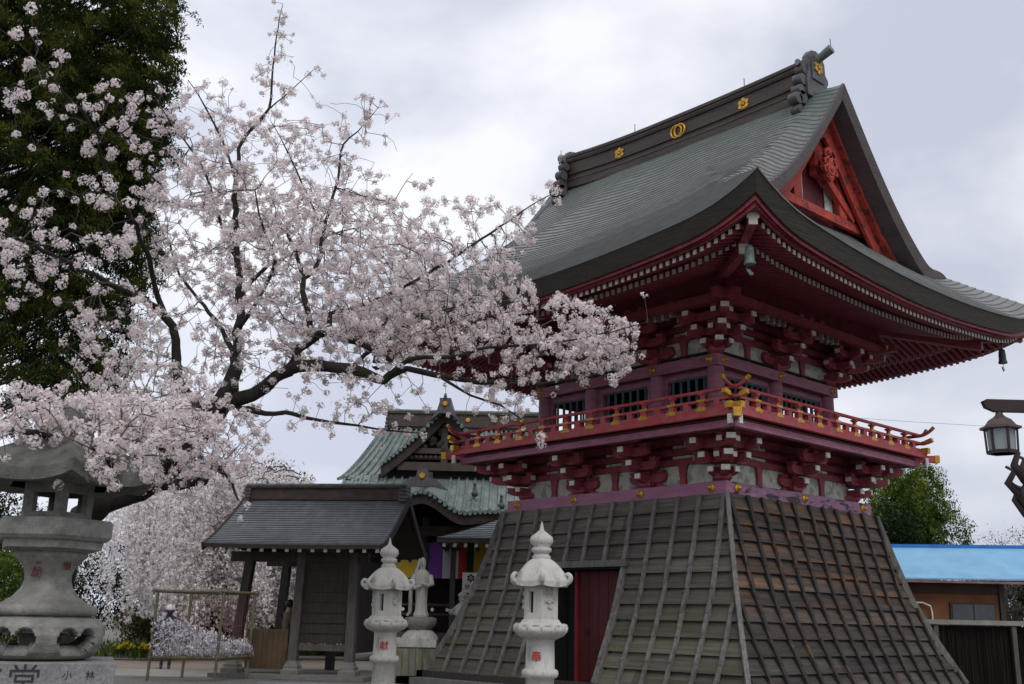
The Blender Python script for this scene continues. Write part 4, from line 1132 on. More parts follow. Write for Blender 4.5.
REG = [  # blossom masses: (px, py, rx, ry, weight, metres ahead, spread)
 (330,262,120,75,1.15,14.6,1.6),(268,175,85,62,.62,15.0,1.4),(205,225,70,75,.75,15.4,1.5),(430,300,105,62,1.35,14.4,1.6),(555,338,72,42,1.0,13.7,.7),(600,345,45,36,.5,13.6,.5),
 (110,422,110,27,1.25,10.8,.9),(30,416,50,27,.5,10.5,.6),(195,435,75,42,1.0,13.2,1.2),(115,335,55,52,.40,13.4,1.1),(150,395,60,35,.7,13.5,1.2),(62,225,80,55,.17,12.0,.8),(30,250,40,40,.14,11.3,.5),(172,160,50,65,.22,15.6,1.0),
 (62,105,62,55,.085,11.9,.5),(130,110,35,40,.05,12.2,.4),(350,345,80,40,.75,14.2,1.2),(360,405,80,24,.30,14.1,.8),(470,235,65,40,.42,14.0,.8),(545,196,22,14,.07,13.8,.3),(490,395,60,28,.25,13.8,.5),
 (278,60,22,50,.10,15.3,.3),(360,135,42,50,.24,14.8,.6),(215,115,45,35,.22,15.6,.6),(185,360,62,55,.62,15.2,1.3),(255,335,60,42,.55,14.9,1.3),(195,480,40,20,.22,13.0,.8),(118,462,36,26,.42,10.0,.35),(150,478,40,14,.28,14.2,.4),(150,455,50,30,.5,12.5,.8),(222,470,28,26,.30,12.6,.5),
 (545,425,22,20,.13,13.7,.3),(400,200,50,30,.22,14.6,.7),(300,395,50,40,.22,14.6,.9),(640,322,16,12,.06,13.2,.2),(10,60,35,50,.08,11.2,.3),(60,300,50,26,.10,12.4,.5),
]
def grow(root_thing, limbs, attract, twig_r=0.0034, name='twigs'):
    pos, par, dep, rad = [], [], [], []
    segs0, segs1, r0, r1 = [], [], [], []
    for li, lb in enumerate(limbs):
        prev = -1; pts = [spot(*q[:3]) for q in lb]; rs = [q[3]*(0.68 if q[3] < .2 else 0.85) for q in lb]
        if li > 0:                       # join on to the closest node so far
            P = np.array(pos); prev = int(np.argmin(((P-np.array(pts[0]))**2).sum(1)))
            pts[0] = Vector(pos[prev]) if (Vector(pos[prev])-pts[0]).length < 0.9 else pts[0]
        # smooth curve through the points
        sm, sr = [], []
        for i in range(len(pts)-1):
            p0, p1, p2, p3 = pts[max(i-1, 0)], pts[i], pts[i+1], pts[min(i+2, len(pts)-1)]
            n = max(2, int((p2-p1).length/0.16))
            for j in range(n):
                t = j/n
                q = 0.5*((2*p1)+(p2-p0)*t+(2*p0-5*p1+4*p2-p3)*t*t+(3*p1-p0-3*p2+p3)*t**3)
                rr = rs[i]*(1-t)+rs[i+1]*t
                jit = min(0.022, rr*0.35)
                sm.append(q+Vector((rng.gauss(0, jit), rng.gauss(0, jit), rng.gauss(0, jit)))); sr.append(rr)
        sm.append(pts[-1]); sr.append(rs[-1])
        mb = MB(); mb.tube(sm, [r*(1+rng.uniform(-0.07, 0.10)) for r in sr], 12 if rs[0] > 0.1 else 8)
        obj('trunk' if li == 0 else 'limb', mb, root_thing, -root_thing.location, mats=M['bark_cherry'])
        for q, r in zip(sm, sr):
            if prev >= 0 or True:
                pos.append(tuple(q)); par.append(prev); dep.append((dep[prev] if prev >= 0 else 0)+0.16); rad.append(r); prev = len(pos)-1
    nb = len(pos)
    cap = nb+len(attract)*9
    P = np.zeros((cap, 3)); P[:nb] = pos; cost = np.zeros(cap); 
    okb = np.array(rad) < 0.13; cost[:nb] = np.where(okb, 0.0, 0.6)
    PAR = -np.ones(cap, dtype=int); n = nb
    A = np.array(attract)
    d0 = np.array([np.min(((P[:nb]-a)**2).sum(1)) for a in A]); order = np.argsort(d0)
    ends = []
    for ai in order:
        a = A[ai]; dd = np.sqrt(((P[:n]-a)**2).sum(1))+0.30*cost[:n]
        j = int(np.argmin(dd)); st = P[j]; v = a-st; L = np.linalg.norm(v)
        k = max(1, int(L/0.13)); up = np.array([0, 0, 0.10*L]); cur = j
        bend = nrg.normal(0, 0.07*L, 3)
        for q in range(1, k+1):
            t = q/k; pt = st+v*t+(up+bend)*4*t*(1-t)*0.5+(nrg.normal(0, 0.012, 3) if q < k else 0)
            P[n] = pt; PAR[n] = cur; cost[n] = cost[cur]+L/k; cur = n; n += 1
        ends.append(cur)
    p = 2.25; acc = np.zeros(n); child = np.zeros(n, dtype=bool)
    for i in range(n-1, nb-1, -1):
        if acc[i] == 0: acc[i] = twig_r**p
        if PAR[i] >= nb: acc[PAR[i]] += acc[i]
    rr = acc**(1/p)
    i0 = np.arange(nb, n); pr = PAR[i0]
    r_par = np.where(pr >= nb, rr[pr], rr[i0]*1.15)
    me = tubes_mesh(P[pr], P[i0], np.minimum(r_par, rr[i0]*1.6), rr[i0], 4, 'twigs', M['twig_cherry'])
    obj(name, me, root_thing, -root_thing.location)
    return P[:n], PAR[:n], rr, nb, ends
def sample_regions(regs, total, holes=()):
    out = []; W = np.array([r[2]*r[3]*r[4] for r in regs]); W = W/W.sum()
    for r, w in zip(regs, W):
        for _ in range(int(total*w)):
            while True:
                u, v = rng.uniform(-1, 1), rng.uniform(-1, 1)
                if u*u+v*v < 1: break
            px, py = r[0]+u*r[2], r[1]+v*r[3]
            if any(((px-h[0])/h[2])**2+((py-h[1])/h[3])**2 < 1 and rng.random() < h[4] for h in holes): continue
            D = r[5]+rng.gauss(0, r[6]*0.6)
            out.append(tuple(spot(px, py, D)))
    return out
base = spot(48, 690, 15.9); base.z = 0
cherry = thing('cherry_tree', 'large cherry tree in full pale pink blossom spreading its limbs towards the tower', 'cherry tree', base)
HOLES = [(300,412,34,16,.85),(262,430,26,16,.6),(190,300,12,16,.6),(210,410,12,8,.5),(345,225,14,12,.5),(245,395,14,12,.6),(440,400,30,10,.7),(185,345,14,10,.5),(330,395,20,8,.6),(60,280,40,18,.5),(45,160,50,30,.6)]
att = sample_regions(REG, 3700, HOLES)
bare = set(sample_regions(REG, 1700, HOLES)); att += list(bare)
for lb in LIMBS:                         # short spurs in flower along the thin ends of every limb
    for (x0, y0, d0, r0), (x1, y1, d1, r1) in zip(lb[:-1], lb[1:]):
        if r1 > 0.035: continue
        a, b = spot(x0, y0, d0), spot(x1, y1, d1)
        for _ in range(int((b-a).length/0.085)):
            t = rng.random(); q = a.lerp(b, t)
            g = 0.05+0.10*rng.random()+3*r1; att.append((q.x+rng.gauss(0, g), q.y+rng.gauss(0, g), q.z+rng.gauss(0, g)))
P_, PAR_, rr_, nb_, ends_ = grow(cherry, LIMBS, att)
bare_k = {tuple(round(c_, 4) for c_ in b_) for b_ in bare}
cen = [P_[e] for e in ends_ if tuple(round(float(c_), 4) for c_ in P_[e]) not in bare_k]
thin = [i for i in range(nb_, len(P_)) if rr_[i] < 0.0075]
for i in rng.sample(thin, min(len(thin), 900)): cen.append(P_[i])
cen = np.array(cen); nC = len(cen)
nf = nrg.choice([8, 17, 26, 38, 50], nC, p=[.14, .2, .26, .24, .16])
R = None
from math import radians as R
idx = np.repeat(np.arange(nC), nf); rad_c = (0.022+0.00115*nf)[idx]*nrg.uniform(0.85, 1.25, len(idx))
dirs = nrg.normal(0, 1, (len(idx), 3)); dirs /= np.linalg.norm(dirs, axis=1, keepdims=True)
fc = cen[idx]+dirs*rad_c[:, None]*nrg.uniform(0.15, 1.0, (len(idx), 1))**0.6
fn = dirs+nrg.normal(0, 0.22, dirs.shape)
V = flowers(fc, fn, nrg.uniform(0.0155, 0.0205, len(idx)))
obj('blossom', pydata_quads('blossom', V, 4, M['petal']), cherry, -cherry.location)
# reddish brown calyces and bud scales between the flowers
k = 5; idx = np.repeat(np.arange(nC), k); dirs = nrg.normal(0, 1, (len(idx), 3)); dirs /= np.linalg.norm(dirs, axis=1, keepdims=True)
c = cen[idx]+dirs*nrg.uniform(0.02, 0.085, (len(idx), 1)); n_, x_, y_ = basis(dirs+nrg.normal(0, .5, dirs.shape)); s_ = nrg.uniform(0.007, 0.015, (len(idx), 1))
V = np.stack([c-x_*s_, c-y_*s_*0.5, c+x_*s_*1.6, c+y_*s_*0.5], axis=1).reshape(-1, 3)
obj('bud_scale', pydata_quads('bud_scale', V, 4, M['calyx']), cherry, -cherry.location)['kind'] = 'stuff'

# ---- weeping cherry beyond the shed
wc = place(-9.5, 36)
weep = thing('weeping_cherry_tree', 'weeping cherry tree with curtains of pale blossom hanging behind the shed', 'cherry tree', wc)
mb = MB(); mb.tube([wc+Vector((0, 0, z))+Vector((rng.gauss(0, .05), rng.gauss(0, .05), 0)) for z in (0, .8, 1.6, 2.4, 3.2, 4.0)], [.30, .24, .21, .18, .15, .10], 10)
obj('trunk', mb, weep, -weep.location, mats=M['bark_cherry'])
tips = []; s0, s1, ra, rb = [], [], [], []
for k in range(80):
    th = rng.uniform(0, 2*math.pi); Rr = 4.0*math.sqrt(rng.uniform(0.06, 1)); hgt = 6.0-0.065*Rr*Rr+rng.uniform(-.35, .25)
    pts = []
    for j in range(15):
        t = j/14; rr = Rr*t; z = 3.2+(hgt+0.5-3.2)*math.sin(min(1, t*1.25)*math.pi/2) - 0.9*max(0, t-0.7)**1.2
        pts.append(wc+Vector((math.cos(th)*rr, math.sin(th)*rr, z))+Vector((rng.gauss(0, .05), rng.gauss(0, .05), rng.gauss(0, .03))))
    for a, b in zip(pts[:-1], pts[1:]): s0.append(tuple(a)); s1.append(tuple(b)); ra.append(0.022); rb.append(0.018)
    for j in range(4, 15):
        for _ in range(3):
            q = pts[j]+Vector((rng.gauss(0, .22), rng.gauss(0, .22), 0)); ln = min(rng.uniform(0.8, 5.0), max(0.5, q.z-rng.uniform(1.0, 2.3))); tips.append((q, ln))
cl = []
for q, ln in tips:
    n = int(ln/0.22); sw = Vector((rng.gauss(0, .10), rng.gauss(0, .10), 0)); prev = q
    for j in range(1, n+1):
        pt = q+sw*(j/n)+Vector((rng.gauss(0, .02), rng.gauss(0, .02), -ln*j/n)); s0.append(tuple(prev)); s1.append(tuple(pt)); ra.append(.004); rb.append(.003); prev = pt
        for _ in range(4 if rng.random() < .85 else 0): cl.append((pt.x+rng.gauss(0, .07), pt.y+rng.gauss(0, .07), pt.z+rng.uniform(-.1, .1)))
obj('branches', tubes_mesh(s0, s1, ra, rb, 4, 'branches', M['twig_cherry']), weep, -weep.location)
cl = np.array(cl); k = 4; idx = np.repeat(np.arange(len(cl)), k)
dirs = nrg.normal(0, 1, (len(idx), 3)); c = cl[idx]+dirs*0.035; n_, x_, y_ = basis(dirs); s_ = nrg.uniform(0.024, 0.046, (len(idx), 1))
V = np.stack([c-x_*s_, c-y_*s_, c+x_*s_, c+y_*s_], axis=1).reshape(-1, 3)
obj('blossom', pydata_quads('blossom', V, 4, M['petal2']), weep, -weep.location)

# ---- leaf based trees and shrubs
def leaf_mat(name, c1, c2, c3, clump=0.55, cs=1.2):
    return petal_mat(name, c1, c2, c3, clump, cs)
M['cedar'] = leaf_mat('dark_cedar_foliage', (0.007, 0.013, 0.004), (0.024, 0.038, 0.008), (0.16, 0.17, 0.025), 0.6, 1.9)
M['green1'] = leaf_mat('fresh_green_foliage', (0.022, 0.050, 0.010), (0.10, 0.16, 0.025), (0.27, 0.33, 0.055), 0.6, 1.5)
M['green2'] = leaf_mat('dark_green_foliage', (0.010, 0.022, 0.008), (0.020, 0.040, 0.012), (0.045, 0.07, 0.02))
M['olive'] = leaf_mat('olive_young_foliage', (0.07, 0.06, 0.02), (0.13, 0.11, 0.04), (0.18, 0.15, 0.06))
M['bark_tree'] = mat('tree_bark', (0.055, 0.045, 0.038), 0.9, var=0.3, scale=5, bump=0.4)
def leaves_at(pts, size, per, spread, droop=0.0, aspect=0.5):
    pts = np.array(pts); idx = np.repeat(np.arange(len(pts)), per)
    c = pts[idx]+nrg.normal(0, spread, (len(idx), 3)); d = nrg.normal(0, 1, (len(idx), 3)); d[:, 2] -= droop
    n_, x_, y_ = basis(d); s = nrg.uniform(0.6, 1.25, (len(idx), 1))*size
    return np.stack([c-n_*s, c-x_*s*aspect, c+n_*s, c+x_*s*aspect], axis=1).reshape(-1, 3)
def leafy(name, label, cat, loc, height, rx, ry, m, n=500, size=0.11, per=16, group=None, trunk=True, lumps=9, zlow=0.25, seed=1, spread=0.16, tr=0.16):
    r = random.Random(seed)
    t = thing(name, label, cat, loc, 0, group)
    cz = height*(0.5+zlow/2); rz_ = height*(1-zlow)/2
    L = [(Vector((0, 0, cz)), 0.75)]
    for k in range(lumps):
        th = r.uniform(0, 2*math.pi); ph = r.uniform(-0.7, 1.0)
        L.append((Vector((math.cos(th)*rx*0.6*math.cos(ph), math.sin(th)*ry*0.6*math.cos(ph), cz+rz_*0.62*math.sin(ph))), r.uniform(0.32, 0.5)))
    pts = []
    while len(pts) < n:
        c, q = r.choice(L[1:] if r.random() < 0.8 else L[:1])
        d = Vector((r.gauss(0, 1), r.gauss(0, 1), r.gauss(0, 1))).normalized()*(r.uniform(0.55, 1.0)**0.5)
        p_ = c+Vector((d.x*rx*q, d.y*ry*q, d.z*rz_*q*1.0))
        if p_.z > 0.08: pts.append(tuple(p_))
    obj('crown', pydata_quads('crown', leaves_at(pts, size, per, spread), 4, m), t)
    if trunk:
        mb = MB(); mb.tube([(0, 0, 0), (0.05, 0, height*zlow), (0, 0.08, cz)], [tr, tr*0.75, tr*0.3], 10)
        for k in range(8):
            c, q = L[1+k % lumps]; mb.tube([(0.03, 0, height*zlow*0.8), tuple(c*0.5+Vector((0, 0, height*zlow*0.5))), tuple(c)], [tr*0.5, tr*0.28, tr*0.08], 6)
        obj('trunk', mb, t, mats=M['bark_tree'])
    return t
# tall cedar at the upper left
cb_ = place(-12.4, 21.5)
cedar = thing('cedar_tree', 'towering dark green cedar behind the upper left of the cherry tree', 'cedar tree', cb_)
mb = MB(); mb.tube([cb_+Vector((0.1*math.sin(z), 0.1*math.cos(z), z)) for z in (0, 3, 6, 9, 12, 15, 18)], [.55, .48, .42, .36, .3, .22, .12], 12)
obj('trunk', mb, cedar, -cedar.location, mats=M['bark_tree'])
pts = []; s0, s1, ra, rb = [], [], [], []
CED = [(50,30,118,90,1.3),(110,90,58,75,1.0),(40,160,110,80,1.2),(94,190,50,70,.8),(60,250,90,70,1.1),(40,330,85,60,1.2),(70,370,52,34,.8),(20,60,60,80,.6),(140,20,38,40,.6),(10,400,50,30,.4),(80,130,90,60,.9)]
cpts = sample_regions([(a_, b_, c_, d_, w_, 20.0, 2.6) for a_, b_, c_, d_, w_ in CED], 3600)
for q in cpts:
    q = Vector(q); zc = max(3.0, q.z-rng.uniform(0.5, 2.0)); a = Vector((cb_.x, cb_.y, zc)).lerp(q, 0.25)
    if rng.random() < 0.06:
        s0.append(tuple(a)); s1.append(tuple(q)); ra.append(.045); rb.append(.012)
    d = (q-cb_); d.z = 0; d.normalize(); sd = Vector((-d.y, d.x, 0))
    L = rng.uniform(0.30, 0.62)                      # one flat drooping spray
    for j in range(10):
        t = j/9; w = 0.26*(1-abs(2*t-0.8)); 
        for _ in range(2): pts.append(tuple(q+d*(L*t)+sd*rng.uniform(-w, w)+Vector((0, 0, -0.45*L*t*t+rng.gauss(0, .025)))))
obj('branches', tubes_mesh(s0, s1, ra, rb, 5, 'branches', M['bark_tree']), cedar, -cedar.location)
V = leaves_at(pts, 0.050, 5, 0.045, 0.7, 0.34)
obj('crown', pydata_quads('crown', V, 4, M['cedar']), cedar, -cedar.location)
# ================================================================ MAIN HALL (local x = across the view, local y = away from it)
hall = thing('main_hall', 'large dark timber temple hall with sweeping verdigris tiled roof and front gable behind the shed', 'temple hall', place(-1.6, 36), -YAW)
def hp(name, mb, mats, parent=None): return obj(name, mb, parent or hall, mats=mats)
X0 = -1.6
def LX(x): return x-X0
# main roof front slope: y measured from the hall origin (36 m ahead)
def hroof(u, v):                          # u 0 ridge .. 1 eave, v -1..1
    z = 9.25 - 3.05*(1-(1-u)**1.22)
    y = 8.6 - 5.6*u
    half0, half1 = 3.45, 4.3
    hw = half0+(half1-half0)*u
    z += 0.35*max(0, abs(v)-0.75)/0.25*u*0.5
    return Vector((LX(-1.75)+hw*v, y, z))
mb = MB()
NU, NV = 22, 60
mb.grid([[hroof(i/NU, -1+2*j/NV) for j in range(NV+1)] for i in range(NU+1)], smooth=True)
mb.grid([[Vector((q.x, 2*8.6-q.y, q.z)) for q in [hroof(i/NU, -1+2*j/NV) for j in range(NV+1)]] for i in range(NU+1)], smooth=True)
for sx in (-1, 1):
    mb.grid([[hroof(i/NU, sx).lerp(Vector((hroof(i/NU, sx).x, 17.2-hroof(i/NU, sx).y, hroof(i/NU, sx).z)), k) for k in (0, 1)] for i in range(NU+1)])
mr = hp('roof', mb, [M['hall_roof']])
mb = MB()
for k in range(34):
    v = -1+2*k/33; mb.tube([hroof(i/12, v)+Vector((0, -0.02, 0.03)) for i in range(13)], 0.065, 6)
hp('tile_rib', mb, [M['hall_roof']], mr)['kind'] = 'stuff'
mb = MB()
for sx in (-1, 1):
    for i in range(30):
        q = hroof((i+0.5)/30, sx); mb.beam(q+Vector((sx*-0.02, 0, 0.03)), q+Vector((sx*0.30, -0.05, -0.05)), 0.13, 0.09)
hp('edge_tile', mb, [M['hall_roof']], mr)['kind'] = 'stuff'
mb = MB()
mb.box(LX(-5.15), LX(1.65), 8.35, 8.85, 9.2, 9.85); mb.box(LX(-5.2), LX(1.7), 8.28, 8.92, 9.85, 9.95); mb.box(LX(-5.2), LX(1.7), 8.28, 8.92, 9.3, 9.36)
rg = hp('ridge', mb, [M['ridge']], mr)
mb = MB(); mb.box(LX(-5.22), LX(1.72), 8.30, 8.90, 9.955, 10.02); hp('ridge_capping', mb, [M['patina']], rg)
def gboss(parent, c, r=0.11):
    mb = MB(); mb.tube([Vector(c), Vector(c)+Vector((0, -0.06, 0))], [r, r*0.8], 12); return hp('gold_boss', mb, [M['gold']], parent)
for x in (-3.2, -1.9, -0.75, 0.4, 1.3): gboss(rg, (LX(x)+0.1, 8.35, 9.62))
mb = MB()
for s in (0, 1):
    for k in range(5): mb.ball((LX(-5.2 if s == 0 else 1.7), 8.6, 9.3+0.18*k), 0.16-0.015*k, 5)
hp('ridge_end_tile', mb, [M['ridge_tile']], rg)
# front gable
GX, GY = LX(-2.42), 3.0
def gv(d, dz=0, y=GY):
    a = abs(d); z = 9.05 - 1.15*a + 0.095*a*a*1.0
    return Vector((GX+d, y, z+dz))
dd = [-2.35+4.7*j/40 for j in range(41)]
mb = MB()
mb.grid([[gv(d, 0.02, GY-0.25) for d in dd], [gv(d, 0.02, GY+3.6) for d in dd]], smooth=True)
gr = hp('gable_roof', mb, [M['hall_roof']])
mb = MB()
for j in range(34):
    d = -2.35+4.7*(j+0.5)/34; q = gv(d, -0.02, GY-0.22)
    mb.tube([q+Vector((0, 0.25, 0.02)), q+Vector((0, -0.05, 0.0))], 0.075, 8)
hp('edge_tile', mb, [M['patina']], gr)['kind'] = 'stuff'
mb = MB()
for k in range(11):
    for sg in (-1, 1):
        d = sg*(0.2+k*0.21); mb.tube([gv(d, 0.05, GY-0.2), gv(d, 0.05, GY+3.2)], 0.05, 6)
hp('tile_rib', mb, [M['hall_roof']], gr)['kind'] = 'stuff'
for sg in (-1, 1):
    mb = MB(); D3 = [sg*2.3*j/16 for j in range(17)]
    a = [gv(d, -0.12, GY-0.16) for d in D3]; b = [gv(d, -0.50, GY-0.16) for d in D3]; c = [gv(d, -0.50, GY-0.06) for d in D3]; e_ = [gv(d, -0.12, GY-0.06) for d in D3]
    for p0, p1 in ((a, b), (b, c), (c, e_), (e_, a)): mb.grid([p0, p1])
    hp('bargeboard', mb, [M['hall_wood']])
mb = MB(); mb.prism([gv(-2.5, -0.3, GY+0.25), gv(0, -0.3, GY+0.25), gv(2.5, -0.3, GY+0.25), Vector((GX+2.5, GY+0.25, 6.4)), Vector((GX-2.5, GY+0.25, 6.4))], (0, 0.08, 0))
hp('gable_wall', mb, [M['dark']])
mb = MB()
mb.box(GX-1.7, GX+1.9, GY-0.05, GY+0.2, 6.72, 7.02); mb.box(GX-1.2, GX+1.3, GY-0.02, GY+0.2, 7.35, 7.55); mb.box(GX-0.12, GX+0.12, GY-0.02, GY+0.2, 7.0, 8.6)
hp('gable_beam', mb, [M['hall_beam']])
mb = MB()
for k in range(26):
    a = rng.uniform(-1.1, 1.1); z = rng.uniform(7.6, 8.5-abs(a)*0.55); mb.ball((GX+a, GY+0.08, z), rng.uniform(0.09, 0.16), 4)
hp('carving', mb, [M['hall_wood']])
mb = MB(); mb.box(GX-1.5, GX+1.6, GY+0.02, GY+0.1, 7.14, 7.20)
for k in range(16): mb.ball((GX-1.4+k*0.18, GY+0.05, 7.2), 0.10, 4)
hp('carving', mb, [M['hall_wood']])
mb = MB()
mb.prism([Vector((GX+a, GY-0.55, 8.98+b)) for a, b in ((-0.55, -0.5), (-0.28, -0.05), (-0.20, 0.24), (-0.10, 0.34), (0.10, 0.34), (0.20, 0.24), (0.28, -0.05), (0.55, -0.5), (0.2, -0.2), (-0.2, -0.2))], (0, 0.22, 0))
mb.beam((GX, GY-0.5, 9.15), (GX, GY+4.5, 9.3), 0.42, 0.42)
mb.tube([(GX, GY-0.5, 9.28), (GX, GY-0.58, 9.42), (GX, GY-0.56, 9.52)], [0.07, 0.06, 0.03], 8)
ge = hp('gable_ridge', mb, [M['ridge_tile']]); gboss(ge, (GX, GY-0.56, 9.13), 0.10)
# lower roof with the curved porch gable
KX = LX(-2.95)
def kara(x): 
    a = abs(x-KX); return 0.62*math.exp(-(a/0.85)**2) - 0.10*math.exp(-((a-1.35)/0.5)**2)
def lroof(u, x):                          # u 0 top .. 1 eave
    z0 = 6.55; z = z0-1.55*(1-(1-u)**1.5) ; y = 3.4-3.4*u
    z += kara(x)*smooth(u*1.2)*1.0 + 0.18*max(0, (abs(x-LX(-1.3))-5.2)/1.5)**2*u
    return Vector((x, y, z))
mb = MB(); xs = [LX(-6.05)+11.95*j/140 for j in range(141)]
mb.grid([[lroof(i/14, x) for x in xs] for i in range(15)], smooth=True)
lr = hp('porch_roof', mb, [M['hall_roof']])
mb = MB()
x = xs[0]
while x < xs[-1]:
    if abs(x-KX) > 0.5: mb.tube([lroof(i/9, x)+Vector((0, 0, 0.03)) for i in range(10)], 0.055, 6)
    x += 0.30
hp('tile_rib', mb, [M['hall_roof']], lr)['kind'] = 'stuff'
mb = MB(); x = xs[0]
while x < xs[-1]:
    q = lroof(1, x); mb.tube([q+Vector((0, 0.15, -0.02)), q+Vector((0, -0.07, -0.04))], 0.078, 8); x += 0.17
hp('edge_tile', mb, [M['patina']], lr)['kind'] = 'stuff'
mb = MB()
a = [lroof(1, x)+Vector((0, 0.03, -0.10)) for x in xs]; b = [lroof(1, x)+Vector((0, 0.06, -0.42)) for x in xs]; c = [lroof(1, x)+Vector((0, 0.2, -0.42)) for x in xs]
mb.grid([a, b]); mb.grid([b, c]); hp('eave_board', mb, [M['hall_wood']], lr)
mb = MB()
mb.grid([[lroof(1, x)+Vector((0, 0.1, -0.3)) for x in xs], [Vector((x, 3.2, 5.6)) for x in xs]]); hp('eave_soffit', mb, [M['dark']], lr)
mb = MB()
mb.prism([Vector((KX+a_, -0.10, 5.75+b_)) for a_, b_ in ((-0.9, -0.1), (-0.5, 0.25), (-0.2, 0.35), (-0.16, 0.62), (0.16, 0.62), (0.2, 0.35), (0.5, 0.25), (0.9, -0.1), (0.4, 0.02), (-0.4, 0.02))], (0, 0.2, 0))
mb.beam((KX, 0.1, 6.15), (KX, 2.6, 6.45), 0.34, 0.30)
kr = hp('porch_ridge', mb, [M['ridge_tile']]); gboss(kr, (KX, -0.10, 6.12), 0.11)
for x, y, z in ((LX(-1.2), 1.6, 5.75), (LX(-0.25), 0.7, 5.25)):
    mb = MB(); mb.ball((x, y, z), 0.13, 5); mb.tube([(x, y, z), (x, y-0.05, z+0.28)], [0.09, 0.04], 6); mb.ball((x, y-0.1, z+0.32), 0.06, 4); hp('roof_guardian', mb, [M['ridge_tile']], lr)
# hall body
mb = MB(); mb.box(LX(-5.6), LX(5.2), 3.2, 12.5, 0.9, 6.3); hp('wall', mb, [M['hall_wood']])
for x in (-5.5, -4.0, -2.9, -0.2, 1.6, 3.4):
    mb = MB(); mb.tube([(LX(x), 1.9, 0.9), (LX(x), 1.9, 4.9)], 0.14, 12); hp('pillar', mb, [M['dark_wood']])
mb = MB(); mb.box(LX(-5.7), LX(5), 1.75, 2.05, 4.25, 4.6); hp('tie_beam', mb, [M['hall_beam']])
mb = MB(); mb.box(LX(-8.2), LX(5.2), 0.9, 3.3, 0.82, 0.98); hp('veranda', mb, [M['grey_wood']])
mb = MB()
for z in (1.55, 1.86): mb.box(LX(-8.1), LX(5.1), 0.95, 1.03, z, z+0.08)
for k in range(20): mb.box(LX(-8.0)+k*0.68, LX(-8.0)+k*0.68+0.08, 0.95, 1.03, 0.98, 1.6)
vr = hp('veranda_rail', mb, [M['dark_wood']])
mb = MB()
for k in range(26): mb.tube([(LX(-8.0)+k*0.5, 0.93, 1.74), (LX(-8.0)+k*0.5, 0.90, 1.74)], 0.06, 10)
hp('white_stud', mb, [M['white']], vr)['kind'] = 'stuff'
for k in range(6):
    mb = MB(); mb.box(LX(-2.9), LX(1.6), 0.9-0.32*(k+1), 0.9-0.32*k-0.004, 0.0, 0.82-0.14*k); hp('step', mb, [M['hall_beam']])
# five coloured curtain hung under the porch eave
cur = thing('striped_curtain', 'five coloured striped cloth hung across the front of the main hall', 'curtain', place(-1.6, 37.6), -YAW)
cols = ['c_green', 'c_yellow', 'c_red', 'c_white', 'c_purple']
x = -8.0; k = 0
seq = [('c_red', -4.35, -3.90), ('c_yellow', -3.90, -3.10), ('c_purple', -2.72, -2.25), ('c_white', -2.25, -1.70), ('c_red', -1.70, -1.42), ('c_green', -1.42, -1.17), ('c_yellow', -1.17, -0.6), ('c_purple', -0.6, 0.0), ('c_white', 0.0, 0.6), ('c_red', 0.6, 1.1), ('c_green', -3.10, -2.72), ('c_green', -4.8, -4.35)]
for c, a, b in seq:
    mb = MB(); n = 8
    rows = [[Vector((LX(a)+(b-a)*j/n, 0.05*math.sin(9*(a+(b-a)*j/n))*(1-t), 4.02-t*1.22)) for j in range(n+1)] for t in (0, .25, .5, .75, 1)]
    mb.grid(rows, smooth=True); mb.grid([[q+Vector((0, 0.006, 0)) for q in r] for r in rows], smooth=True, flip=True)
    o = obj('cloth_panel', mb, cur, mats=M[c]); o['label'] = c[2:].replace('green', 'dark green') + ' cloth panel'
# side corridor with its own grey roof
cor = thing('side_corridor', 'low corridor building with grey shingled roof between the main hall and the bell tower', 'corridor', place(1.5, 33), -YAW)
cx = lambda x: x-1.5
mb = MB()
def croof(u, x):
    xl = -2.18+u*0 if False else x
    return Vector((cx(x), 0.0+3.2*u, 3.86+1.15*u**1.15))
N = 14
for k in range(N):
    u0, u1 = k/N, (k+1)/N
    A, B = croof(u0, -2.18+2.6*u0), croof(u0, 6); Cc, D = croof(u1, 6), croof(u1, -2.18+2.6*u1)
    for j in range(12):
        a_, b_ = A.lerp(B, j/12), A.lerp(B, (j+1)/12); c_, d_ = D.lerp(Cc, (j+1)/12), D.lerp(Cc, j/12); l_ = Vector((0, -0.01, 0.02))
        mb.add([a_+l_, b_+l_, c_, d_, a_-l_, b_-l_], [(0, 1, 2, 3), (0, 4, 5, 1)], False)
mb.add([croof(0, -2.18), croof(1, 0.42), Vector((cx(-2.18), 6.4, 3.86))], [(0, 1, 2)], False)
cr2 = obj('roof', mb, cor, mats=M['shed_roof'])
mb = MB(); mb.box(cx(-2.18), cx(6), 0.02, 0.09, 3.72, 3.855); mb.box(cx(-2.18), cx(-2.1), 0.09, 6.3, 3.72, 3.855); obj('fascia', mb, cor, mats=M['dark_wood'])
for k in range(24):
    mb = MB(); x = cx(-2.0)+k*0.33; mb.box(x, x+0.09, 0.12, 2.2, 3.60, 3.70); mb.mi = 1; mb.box(x-0.004, x+0.094, 0.105, 0.125, 3.595, 3.705); obj('rafter', mb, cor, mats=[M['dark_wood'], M['white']])
mb = MB(); mb.box(cx(-0.4), cx(6), 1.6, 5, 0.2, 3.7); obj('wall', mb, cor, mats=M['hall_wood'])
for x in (-1.7, -0.3):
    mb = MB(); mb.box(cx(x)-0.08, cx(x)+0.08, 0.9, 1.06, 0.0, 3.62); obj('post', mb, cor, mats=M['dark_wood'])

